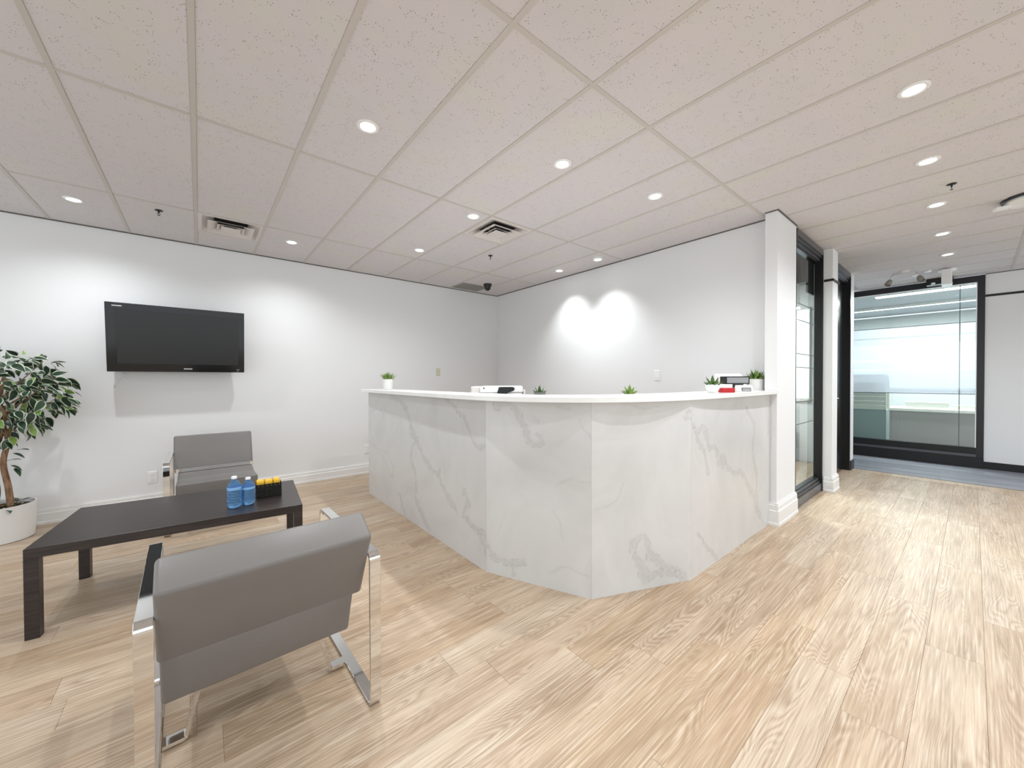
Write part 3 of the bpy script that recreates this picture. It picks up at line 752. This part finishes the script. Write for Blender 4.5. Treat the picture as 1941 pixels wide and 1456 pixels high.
link('indicator', from_bm(bm, 'indicator'), tv, M_SILVER)
box('wall_bracket', (-.25, .05, -.12), (.25, .206, .12), M_BLACKPL, tv)
tag(tube('power_cable', [(-.60, 5.20, 1.385), (-.585, 5.215, 1.35), (-.55, 5.235, 1.345), (-.60, 5.255, 1.30), (-.635, 5.262, 1.24), (-.64, 5.264, 1.21)], .004, M_WHITEPL), 'thin white cable dangling under the left corner of the television', 'cable')

# ------------------------------------------------------------------ wall plates
def plate(loc, rz, label, m, kind='outlet'):
    t = thing('wall_outlet' if kind == 'outlet' else 'light_switch', label, 'outlet' if kind == 'outlet' else 'switch', loc, rz)
    box('cover_plate', (-.036, -.006, -.058), (.036, 0, .058), m, t, .003)
    if kind == 'outlet':
        for z in (-.022, .022):
            f = box('socket', (-.016, -.0085, z-.015), (.016, -.006, z+.015), m, t, .001)
            boxes('slot', [((-.008, -.0088, z-.002), (-.006, -.0084, z+.007)), ((.005, -.0088, z-.002), (.007, -.0084, z+.007))], M_BLACKPL, f)
    else: box('toggle', (-.012, -.0095, -.028), (.012, -.006, .028), m, t, .001)
plate((-.381, YW, .300), 0, 'white double wall outlet left of the rear lounge chair', M_WHITEPL)
plate((1.75, YW, .330), 0, 'white wall outlet low beside the reception desk end', M_WHITEPL)
plate((2.852, YW, 1.394), 0, 'cream wall plate above the reception desk on the left wall', M_CREAM, 'switch')
plate((XR, 2.277, 1.315), -PI/2, 'white switch on the wall behind the desk plants', M_WHITEPL, 'switch')

# ------------------------------------------------------------------ ceiling fixtures
def downlight(x, y, label, drop=0.0, spot=True, group='round recessed downlights', W=None, spread=150):
    t = thing('downlight', label, 'ceiling light', (x, y, C), 0, group)
    lathe('trim_ring', [(.040, .012), (.040, -.001-drop), (.044, -.004-drop), (.056, -.004-drop), (.060, -.001-drop), (.060, .003)], M_WHITEPL, t, 32, cap=False)
    lathe('lamp_face', [(.0001, -.002-drop), (.0405, -.002-drop), (.0405, .004-drop), (.0001, .004-drop)], M_LAMP, t, 28, smooth=False)
    if spot:
        l = bpy.data.lights.new('bulb', 'SPOT'); l.energy = W or SPOT_W; l.spot_size = math.radians(spread); l.spot_blend = 1.0; l.shadow_soft_size = .025; l.color = (.93, .97, 1)
        lo = bpy.data.objects.new('bulb', l); COL.objects.link(lo); lo.parent = t; lo.location = (0, 0, -.012-drop)
    return t
DL = [(.757, 2.212, 'large round downlight over the front lounge chair, nearest on the left ceiling'),
 (1.902, 1.769, 'round downlight above the front corner of the reception desk'),
 (2.807, 1.614, 'round downlight above the right half of the desk, right of the corner one'),
 (-.767, 4.577, 'leftmost downlight on the ceiling, above the potted ficus side'),
 (.759, 4.558, 'round downlight just right of the left square air diffuser'),
 (1.910, 3.944, 'round downlight between the two square diffusers, near the left wall'),
 (1.890, 2.832, 'round downlight touching the left corner of the centre square diffuser'),
 (2.789, .200, 'nearest and largest downlight of the corridor row, top right'),
 (3.774, .202, 'second downlight of the corridor row, before the ceiling sprinkler'),
 (4.779, .205, 'third downlight of the corridor row, just past the sprinkler'),
 (5.783, .207, 'fourth downlight of the corridor row'),
 (6.791, .201, 'fifth and farthest downlight of the corridor row')]
for x, y, l in DL: downlight(x, y, l)
downlight(3.719, 3.521, 'white downlight near the rear corner lighting the wall behind the desk', W=SPOT_W*1.25, spread=98)
downlight(3.693, 2.865, 'protruding white downlight beside the right wall above the bright patch', drop=.018, W=SPOT_W*1.25, spread=98)
for i, (x, y) in enumerate(((-.77, 2.21), (.76, -.1), (-.77, -.1), (1.79, .2), (1.0, -1.9), (3.2, -1.9), (5.4, -1.9), (7.2, -1.9), (7.2, -3.0))):  # unseen lamps added to fill the room and the far corridor
    downlight(x, y, 'unseen round downlight added for fill over the open floor', group='added fill downlights out of view')

def diffuser(x, y, label):
    t = thing('air_diffuser', label, 'air vent', (x, y, C))
    h = .243
    boxes('outer_frame', [((-h, -h, .0), (h, -h+.028, .012)), ((-h, h-.028, .0), (h, h, .012)), ((-h, -h+.028, .0), (-h+.028, h-.028, .012)), ((h-.028, -h+.028, .0), (h, h-.028, .012))], M_DIFF, t)
    def cone(name, r0, z0, r1, z1, m):
        bm = bmesh.new()
        a = [bm.verts.new((sx*r0, sy*r0, z0)) for sx, sy in ((-1,-1),(1,-1),(1,1),(-1,1))]; b = [bm.verts.new((sx*r1, sy*r1, z1)) for sx, sy in ((-1,-1),(1,-1),(1,1),(-1,1))]
        c = [bm.verts.new((sx*r1*.99, sy*r1*.99, z1+.003)) for sx, sy in ((-1,-1),(1,-1),(1,1),(-1,1))]; d = [bm.verts.new((sx*r0*.99, sy*r0*.99, z0+.003)) for sx, sy in ((-1,-1),(1,-1),(1,1),(-1,1))]
        for p, q in ((a, b), (b, c), (c, d), (d, a)):
            for i in range(4): bm.faces.new((p[i], p[(i+1)%4], q[(i+1)%4], q[i]))
        bmesh.ops.recalc_face_normals(bm, faces=bm.faces)
        return link(name, from_bm(bm, name), t, m)
    cone('back_cone', .215, .004, .13, .032, M_DIFF)
    cone('outer_cone', .175, -.022, .10, .006, M_DIFF)
    cone('inner_cone', .105, -.020, .05, .006, M_DIFF)
    box('centre_plate', (-.075, -.075, -.024), (.075, .075, -.020), M_DIFF, t, .001)
    box('duct', (-.125, -.125, .026), (.125, .125, .031), M_DARKIN, t)
    for sx in (-1, 1):
        bm = bmesh.new(); beam(bm, (sx*.06, 0, -.02), (sx*.16, 0, .028), .01, .003, (0, 1, 0)); link('hanger', from_bm(bm, 'hanger'), t, M_GRILLE)
    return t
diffuser(GX+TX*-1.5, GY+2*TY+TX/2, 'square white air diffuser in the left ceiling above the chair')
diffuser(GX+TX*2.5, GY+TY+TX/2, 'square white air diffuser in the centre ceiling above the desk')
t = thing('return_grille', 'grey slatted return grille in the ceiling by the black camera', 'air vent', (GX+TX*4.5, 5.025, C))
box('backing', (-.235, -.165, .012), (.235, .165, .016), M_DARKIN, t)
boxes('grille_frame', [((-.24, -.17, .0), (.24, -.155, .014)), ((-.24, .155, .0), (.24, .17, .014)), ((-.24, -.155, .0), (-.225, .155, .014)), ((.225, -.155, .0), (.24, .155, .014))], M_GRILLE, t)
sl = None
for i in range(14):
    yy = -.145 + i*.0223
    if sl is None: sl = box('slat', (-.225, -.004, .001), (.225, .010, .006), M_GRILLE, t); sl.location = (0, yy, 0)
    else: copy_part(sl, t, (0, yy, 0))

def sprinkler(x, y, label, m=M_BLACKPL):
    t = thing('sprinkler_head', label, 'sprinkler', (x, y, C), 0, 'ceiling sprinkler heads'); t.scale = (.75, .75, .7)
    lathe('escutcheon', [(.0001, .004), (.034, .004), (.036, -.002), (.016, -.008), (.0001, -.008)], m, t, 20)
    bm = bmesh.new(); tube_bm(bm, [(0, 0, -.008), (0, 0, -.03)], .007); tube_bm(bm, [(-.008, 0, -.026), (-.011, 0, -.04), (-.003, 0, -.055)], .0025, 6); tube_bm(bm, [(.008, 0, -.026), (.011, 0, -.04), (.003, 0, -.055)], .0025, 6)
    link('yoke', from_bm(bm, 'yoke'), t, m)
    lathe('deflector', [(.0001, -.055), (.013, -.055), (.013, -.058), (.0001, -.058)], m, t, 14)
sprinkler(-.257, 4.419, 'small dark sprinkler left of the left air diffuser')
sprinkler(2.64, 3.60, 'small black sprinkler beyond the centre air diffuser')
sprinkler(4.363, .112, 'chrome sprinkler with black stem in the corridor ceiling', M_FRAME)
t = thing('security_camera', 'black dome security camera hanging in the rear ceiling corner', 'camera', (3.392, 4.70, C))
lathe('mount', [(.0001, .003), (.062, .003), (.060, -.02), (.048, -.038), (.0001, -.038)], M_BLACKPL, t, 28)
lathe('dome', [(.047, -.036), (.046, -.06), (.036, -.083), (.02, -.095), (.0001, -.098)], mat('dome_plastic', '#050505', .3), t, 28)
lathe('lens', [(.0001, -.010), (.009, -.010), (.009, .0), (.0001, .0)], M_FRAME, t, 14, (-.024, -.03, -.078))

t = thing('track_spotlight', 'white two-headed track spotlight near the end of the corridor ceiling', 'ceiling light', (7.39, .60, C)); t.scale = (.75, .75, .75)
lathe('ceiling_base', [(.0001, .002), (.06, .002), (.06, -.018), (.0001, -.018)], M_WHITEPL, t, 24)
tube('rail', [(0, -.16, -.03), (0, .16, -.03)], .010, M_DIFF, t)
for s in (-1, 1):
    tube('head_arm', [(0, s*.13, -.03), (-.01, s*.18, -.09), (-.02, s*.19, -.13)], .008, M_DIFF, t)
    o = lathe('spot_head', [(.0001, .05), (.03, .045), (.045, .0), (.048, -.06), (.043, -.062), (.036, -.03), (.0001, -.03)], M_GRILLE, t, 22, (-.03, s*.195, -.17)); o.rotation_euler = (s*.35, .5, 0)
t = thing('hanging_sign_box', 'narrow white box hanging from the ceiling before the end partition', 'sign', (7.74, .233, C))
lathe('canopy', [(.0001, .002), (.09, .002), (.085, -.016), (.0001, -.016)], M_WHITEPL, t, 24)
box('sign_body', (-.15, -.045, -.215), (.15, .045, -.014), M_WHITEPL, t, .004)
t = thing('emergency_unit', 'black box with two small lamps above the end partition', 'emergency light', (8.36, .33, C))
box('housing', (-.10, -.14, -.09), (.10, .12, -.0), M_BLACKPL, t, .006)
for s in (-.08, .05): lathe('lamp_head', [(.0001, -.012), (.022, -.012), (.022, .012), (.0001, .012)], M_WHITEPL, t, 14, (-.10, s, -.075))
for i, (x, y) in enumerate(((7.785, .527), (7.62, .40))):
    o = lathe('ceiling_sensor', [(.0001, .002), (.04, .002), (.034, -.016), (.0001, -.020)], M_WHITEPL, None, 20, (x, y, C)); tag(o, ['small white round ceiling sensor beside the track spotlight', 'small white round ceiling sensor beside the hanging white box'][i], 'sensor', 'small round ceiling sensors')
t = thing('ceiling_speaker_light', 'white flush fixture with dark rim cut by the right edge', 'ceiling light', (5.16, -.30, C))
lathe('rim', [(.0001, .003), (.17, .003), (.165, -.014), (.0001, -.014)], M_FRAME, t, 36)
lathe('dish', [(.0001, -.013), (.145, -.013), (.15, -.03), (.12, -.05), (.0001, -.055)], M_WHITEPL, t, 36)
bm = bmesh.new(); beam(bm, (-.02, .12, -.05), (-.06, .20, -.06), .05, .02, (1, 0, 0)); link('side_lamp', from_bm(bm, 'side_lamp'), t, M_WHITEPL)

# ------------------------------------------------------------------ plants
def blade_bm(bm, base, d, up, L, wd, curl=.15, pts=4, thick=.0):
    base, d, up = Vector(base), Vector(d).normalized(), Vector(up)
    side = d.cross(up).normalized(); nn = side.cross(d).normalized(); prev = None
    for i in range(pts+1):
        s = i/pts; c = base + d*L*s + nn*(-curl*L*s*s); ww = wd*math.sin(PI*(.12 + .88*s))*.5 if i < pts else .0004
        row = (bm.verts.new(c - side*ww), bm.verts.new(c + nn*(-thick*(1-s))), bm.verts.new(c + side*ww))
        if prev:
            bm.faces.new((prev[0], prev[1], row[1], row[0])); bm.faces.new((prev[1], prev[2], row[2], row[1]))
        prev = row
def round_pot(name, parent, r, h, m, taper=.85):
    return lathe(name, [(.0001, .0), (r*taper, .0), (r*taper, .004), (r, h), (r*.93, h), (r*.92, h*.8), (.0001, h*.8)], m, parent, 30)
# spiky grass plant on the left end of the worktop
t = thing('potted_grass', 'spiky green grass in a white-silver pot at the left end of the desktop', 'plant', (1.555, 3.98, TOPZ+.0005))
round_pot('pot', t, .052, .112, M_POT, .88)
lathe('soil', [(.0001, .09), (.047, .09), (.047, .094), (.0001, .095)], M_SOIL, t, 20)
bm = bmesh.new(); rnd = random.Random(3)
for i in range(90):
    a = rnd.uniform(0, 2*PI); q = rnd.random()**.6; d = Vector((math.cos(a)*q*.75, math.sin(a)*q*.75, 1))
    blade_bm(bm, (math.cos(a)*q*.04, math.sin(a)*q*.04, .093), d, Vector((math.sin(a), -math.cos(a), .01)).cross(d), rnd.uniform(.065, .105), .009, .1, 3)
o = link('foliage', from_bm(bm, 'foliage'), t, M_GRASS); o['kind'] = 'stuff'
def succulent(parent, z, r, n, m, seed, L=.06, rings=3):
    bm = bmesh.new(); rnd = random.Random(seed)
    for k in range(rings):
        el = math.radians(15 + 65*k/max(rings-1, 1)); cnt = max(3, int(n*(1 - .25*k)))
        for i in range(cnt):
            a = 2*PI*(i + .5*k)/cnt + rnd.uniform(-.15, .15); d = Vector((math.cos(a)*math.cos(el), math.sin(a)*math.cos(el), math.sin(el)))
            LL = L*rnd.uniform(.85, 1.15)
            blade_bm(bm, (d.x*.005, d.y*.005, z), d, (0, 0, 1), LL, L*.33, -.18, 4, .006)
            blade_bm(bm, (d.x*.005, d.y*.005, z-.003), d, (0, 0, 1), LL, L*.30, -.18, 4, .010)
    bmesh.ops.recalc_face_normals(bm, faces=bm.faces)
    o = link('foliage', from_bm(bm, 'foliage'), parent, m, True); o['kind'] = 'stuff'; return o
t = thing('potted_succulent', 'large green succulent in a round white pot at the right end of the desktop', 'plant', (3.915, 1.26, TOPZ+.0005))
round_pot('pot', t, .066, .100, M_POT, .92); lathe('soil', [(.0001, .078), (.06, .078), (.06, .083), (.0001, .085)], M_SOIL, t, 20)
succulent(t, .085, .06, 11, M_SUCC, 5, .098, 4); succulent(t, .10, .06, 8, M_SUCC2, 6, .075, 3)
t = thing('potted_succulent', 'small succulent in a faceted white planter left of the red card box', 'plant', (2.905, 1.215, TOPZ+.0005))
lathe('pot', [(.0001, 0), (.030, 0), (.048, .035), (.050, .062), (.045, .062), (.044, .045), (.0001, .045)], M_POT, t, 6, smooth=False)
lathe('soil', [(.0001, .044), (.043, .044), (.043, .049), (.0001, .05)], M_SOIL, t, 6)
succulent(t, .05, .05, 8, M_SUCC2, 8, .075, 3); succulent(t, .065, .05, 6, M_SUCC, 9, .062, 2)
t = thing('potted_succulent', 'small dark-leaved plant in a grey pot behind the desk beside the printer', 'plant', (1.985, 2.085, 1.0805))
round_pot('pot', t, .045, .098, M_GREYPOT, .9); lathe('soil', [(.0001, .078), (.041, .078), (.041, .084), (.0001, .085)], M_SOIL, t, 18)
succulent(t, .088, .05, 6, M_SUCC2, 12, .058, 3)
t = thing('potted_succulent', 'small star-leaved plant just behind the middle of the desktop', 'plant', (2.60, 1.71, 1.0805))
round_pot('pot', t, .045, .075, M_POT, .9); lathe('soil', [(.0001, .06), (.041, .06), (.041, .066), (.0001, .067)], M_SOIL, t, 18)
succulent(t, .075, .05, 8, M_SUCC, 14, .072, 3)

# ficus
fc = thing('potted_ficus', 'tall variegated ficus tree in a white pot at the left edge', 'plant', (-1.262, 4.955, 0))
lathe('pot', [(.0001, .012), (.172, .012), (.176, .0), (.186, .006), (.196, .14), (.200, .285), (.190, .285), (.188, .24), (.0001, .24)], M_POT, fc, 48)
lathe('soil', [(.0001, .235), (.188, .235), (.186, .252), (.0001, .26)], M_SOIL, fc, 30)
rnd = random.Random(21)
tube('trunk', catmull([(.075, -.03, .24), (.060, -.02, .42), (.035, -.01, .62), (.055, .01, .80), (.03, .0, .95), (.02, .02, 1.15), (.05, .0, 1.35)], 6), [.021 - .0003*i for i in range(37)], M_BARK, fc, 10)
tube('trunk', catmull([(-.02, .02, .24), (.0, .0, .42), (-.03, .0, .60), (.01, .02, .80), (.05, -.02, .98), (.01, .0, 1.12), (-.06, .02, 1.35)], 6), [.019 - .0003*i for i in range(37)], M_BARK, fc, 10)
tube('trunk', catmull([(-.06, -.04, .24), (-.05, -.03, .5), (-.01, -.03, .72), (.03, -.02, .9), (-.03, 0, 1.2)], 6), [.014 - .0003*i for i in range(25)], M_BARK, fc, 10)
for i in range(16):
    a = 2*PI*i/16 + rnd.uniform(-.2, .2); zz = rnd.uniform(.85, 1.3); e = rnd.uniform(.1, .95)
    p1 = Vector((math.cos(a)*.34, math.sin(a)*.22 - .03, zz + e*.25))
    tube('branch', catmull([(.02, 0, zz-.12), (p1.x*.45, p1.y*.45, zz+.0), tuple(p1)], 4), [.008, .0075, .007, .006, .005, .004, .0035, .003, .0025], M_BARK, fc, 6)
def leaf_mesh(L, wd, fold, curl, m_in, seed):
    """leaf lying along +x with a pale margin strip"""
    bm = bmesh.new(); n = 7; rows = []
    for i in range(n+1):
        s = i/n; ww = wd*.5*(math.sin(PI*min(1, s*1.02)**.75))**.8 if 0 < i < n else .0006
        z = -curl*s*s*L
        rows.append([bm.verts.new((s*L, q*ww, z + abs(q)*ww*fold)) for q in (-1, -.74, 0, .74, 1)])
    for i in range(n):
        for k in range(4):
            f = bm.faces.new((rows[i][k], rows[i+1][k], rows[i+1][k+1], rows[i][k+1])); f.material_index = 1 if k in (0, 3) else 0
            f.smooth = True
    me = from_bm(bm, 'leaf'); me.materials.append(m_in); me.materials.append(M_LEAFM if m_in is M_LEAF else M_LEAFM); return me
leaves = [leaf_mesh(.080, .052, .2, .25, M_LEAF, 1), leaf_mesh(.088, .056, .1, .4, M_LEAF, 2), leaf_mesh(.074, .046, .3, .1, M_LEAF, 3), leaf_mesh(.068, .046, .2, .2, M_LEAFL, 4)]
def crown_point():
    while True:
        v = Vector((rnd.uniform(-1, 1), rnd.uniform(-1, 1), rnd.uniform(-1, 1)))
        if .45 < v.length < 1: break
    x = v.x*.40 + .03; y = v.y*.25 - .05; z = 1.17 + v.z*.40 + v.x*.02
    if v.z < -.4: z += .06*abs(v.x)
    return Vector((x, y, z)), v
cnt = 0; stuffs = []
while cnt < 295:
    p, v = crown_point()
    out = Vector((v.x, v.y*.8, v.z*.6 - .25)) + Vector((rnd.uniform(-.8, .8), rnd.uniform(-.8, .8), rnd.uniform(-.9, .3)))
    rot = out.to_track_quat('X', 'Z') @ Euler((rnd.uniform(-1.1, 1.1), 0, 0)).to_quaternion()
    if p.x < -.04:
        if len(stuffs) < 230: stuffs.append((p, rot, rnd.random())); 
        continue
    lm = leaves[3] if rnd.random() < .13 else leaves[rnd.randrange(3)]
    o = bpy.data.objects.new('leaf', lm); COL.objects.link(o); o.parent = fc; o.location = p; o.rotation_mode = 'QUATERNION'; o.rotation_quaternion = rot
    s = rnd.uniform(.9, 1.2); o.scale = (s, s, s); cnt += 1
for p, d in (((.10, -.08, .70), (1, -.3, -.4)), ((.12, -.06, .72), (.8, -.5, .2)), ((.08, -.05, .60), (1, -.2, -.5)), ((.10, -.05, .575), (.7, -.4, -.9)), ((.07, -.07, .64), (.9, -.3, .3))):
    o = bpy.data.objects.new('leaf', leaves[0]); COL.objects.link(o); o.parent = fc; o.location = p; o.rotation_mode = 'QUATERNION'; o.rotation_quaternion = Vector(d).to_track_quat('X', 'Z')
V_, P_, MI = [], [], []
for p, rot, r_ in stuffs:
    me = leaves[int(r_*3.4) % 4]; b0 = len(V_)
    V_ += [tuple(p + rot @ v.co) for v in me.vertices]
    for f in me.polygons: P_.append(tuple(b0+i for i in f.vertices)); MI.append(f.material_index if me is not leaves[3] else (1 if f.material_index else 2))
me = bpy.data.meshes.new('foliage'); me.from_pydata(V_, [], P_); [me.materials.append(q) for q in (M_LEAF, M_LEAFM, M_LEAFL)]
me.polygons.foreach_set('material_index', MI); o = link('foliage', me, fc); o['kind'] = 'stuff'
for i in range(16):
    a = rnd.uniform(0, 2*PI); q = rnd.uniform(.05, .15); me = leaves[rnd.randrange(3)]
    o = bpy.data.objects.new('fallen_leaf', me); COL.objects.link(o); o.parent = fc; o.location = (math.cos(a)*q, math.sin(a)*q, .268+rnd.uniform(0, .015)); o.rotation_euler = (rnd.uniform(-.5, .5), rnd.uniform(-.4, .2), rnd.uniform(0, 6.3))
bm = bmesh.new()
for i in range(60):
    a = rnd.uniform(0, 2*PI); q = rnd.uniform(0, .17); blade_bm(bm, (math.cos(a)*q, math.sin(a)*q, .255), (rnd.uniform(-1, 1), rnd.uniform(-1, 1), .35), (0, 0, 1), .05, .03, .4, 3)
o = link('dry_moss', from_bm(bm, 'dry_moss'), fc, M_DRYLEAF); o['kind'] = 'stuff'

# ------------------------------------------------------------------ desktop clutter
t = thing('card_box', 'small red business-card box with white top on the desktop', 'box', (3.09, 1.19, TOPZ+.0005), math.radians(-39))
box('tray', (-.048, -.03, 0), (.048, .03, .034), M_RED, t, .002)
prism_o = extrude_profile('back_card', [(-.005, .012), (.024, .012), (.012, .062), (.0, .062)], -.044, .044, M_WHITEPL, t, 0, 1, False)
t = thing('pen_organizer', 'black mesh desk organizer behind the red card box', 'organizer', (3.545, 1.30, TOPZ+.0005), math.radians(-39)); t.scale = (.86, .9, .98)
box('base', (-.11, -.05, 0), (.11, .06, .006), M_BLACKPL, t, .002)
box('lower_box', (-.07, -.03, .006), (.07, .055, .075), M_BLACKPL, t, .004)
bm = bmesh.new()
for a, b in (((-.115, -.05, .06), (.115, -.044, .068)), ((-.115, -.05, .118), (.115, -.044, .126)), ((-.115, -.05, .068), (-.107, -.044, .118)), ((.107, -.05, .068), (.115, -.044, .118)), ((-.115, .05, .06), (.115, .056, .126)), ((-.115, -.044, .06), (-.109, .05, .12)), ((.109, -.044, .06), (.115, .05, .12))): box_bm(bm, a, b)
link('tray_frame', from_bm(bm, 'tray_frame'), t, M_BLACKPL); box('mesh_panel', (-.107, -.048, .068), (.107, -.046, .118), M_MESH, t)
for s in (-1, 1): tube('wire_leg', [(s*.10, -.045, .004), (s*.105, -.047, .062)], .003, M_BLACKPL, t, 6)
t = thing('card_holder', 'small white card holder with a grey window in front of the white pot', 'card holder', (3.375, 1.172, TOPZ+.0005), math.radians(-39))
extrude_profile('body', [(-.028, 0), (.03, 0), (.012, .052), (-.012, .052)], -.062, .062, M_WHITEPL, t, .003, 2, False)
bm = bmesh.new(); rt = Matrix.Translation((0, -.022, .017)) @ Matrix.Rotation(math.radians(-17), 4, 'X')
box_bm(bm, (-.03, -.003, -.013), (.045, .001, .014), rt); link('window_frame', from_bm(bm, 'window_frame'), t, M_FRAME)
bm = bmesh.new(); box_bm(bm, (-.025, -.004, -.013), (.040, -.0025, .009), rt); link('window_card', from_bm(bm, 'window_card'), t, M_MESH)
t = thing('desk_device', 'white curved device behind the black organizer on the desktop', 'device', (3.715, 1.40, TOPZ+.0005), math.radians(-39))
extrude_profile('body', [(-.02, 0), (.045, 0), (.045, .148), (.015, .150), (-.01, .12)], -.13, .11, M_WHITEPL, t, .008, 3)
box('side_wing', (.09, -.06, 0), (.108, .03, .12), M_WHITEPL, t, .006, 2)

pr = thing('printer', 'white office printer with black panel behind the left half of the desk', 'printer', (2.085, 2.743, .7605), math.radians(-39.4))
box('body', (-.14, -.18, 0), (.22, .20, .40), M_WHITEPL, pr, .01, 2)
box('scanner_lid', (-.145, -.185, .402), (.225, .20, .455), M_WHITEPL, pr, .008, 2)
box('side_tray', (-.225, -.16, .25), (-.142, .16, .452), M_DIFF, pr, .006)
bm = bmesh.new(); prof = [(-.11, .36), (.0, .385), (.02, .45), (.14, .45), (.155, .44), (.15, .42), (.10, .40), (.04, .36)]
a = [bm.verts.new((x, -.190, z)) for x, z in prof]; b = [bm.verts.new((x, -.184, z)) for x, z in prof]; bm.faces.new(a); bm.faces.new(b[::-1])
for i in range(len(prof)): bm.faces.new((a[i], b[i], b[(i+1) % len(prof)], a[(i+1) % len(prof)]))
bmesh.ops.recalc_face_normals(bm, faces=bm.faces); link('control_panel', from_bm(bm, 'control_panel'), pr, M_BLACKPL)
box('power_button', (-.115, -.189, .435), (-.105, -.184, .445), M_BLACKPL, pr)
box('side_tray', (.228, -.12, .30), (.25, .12, .42), M_DIFF, pr, .004)
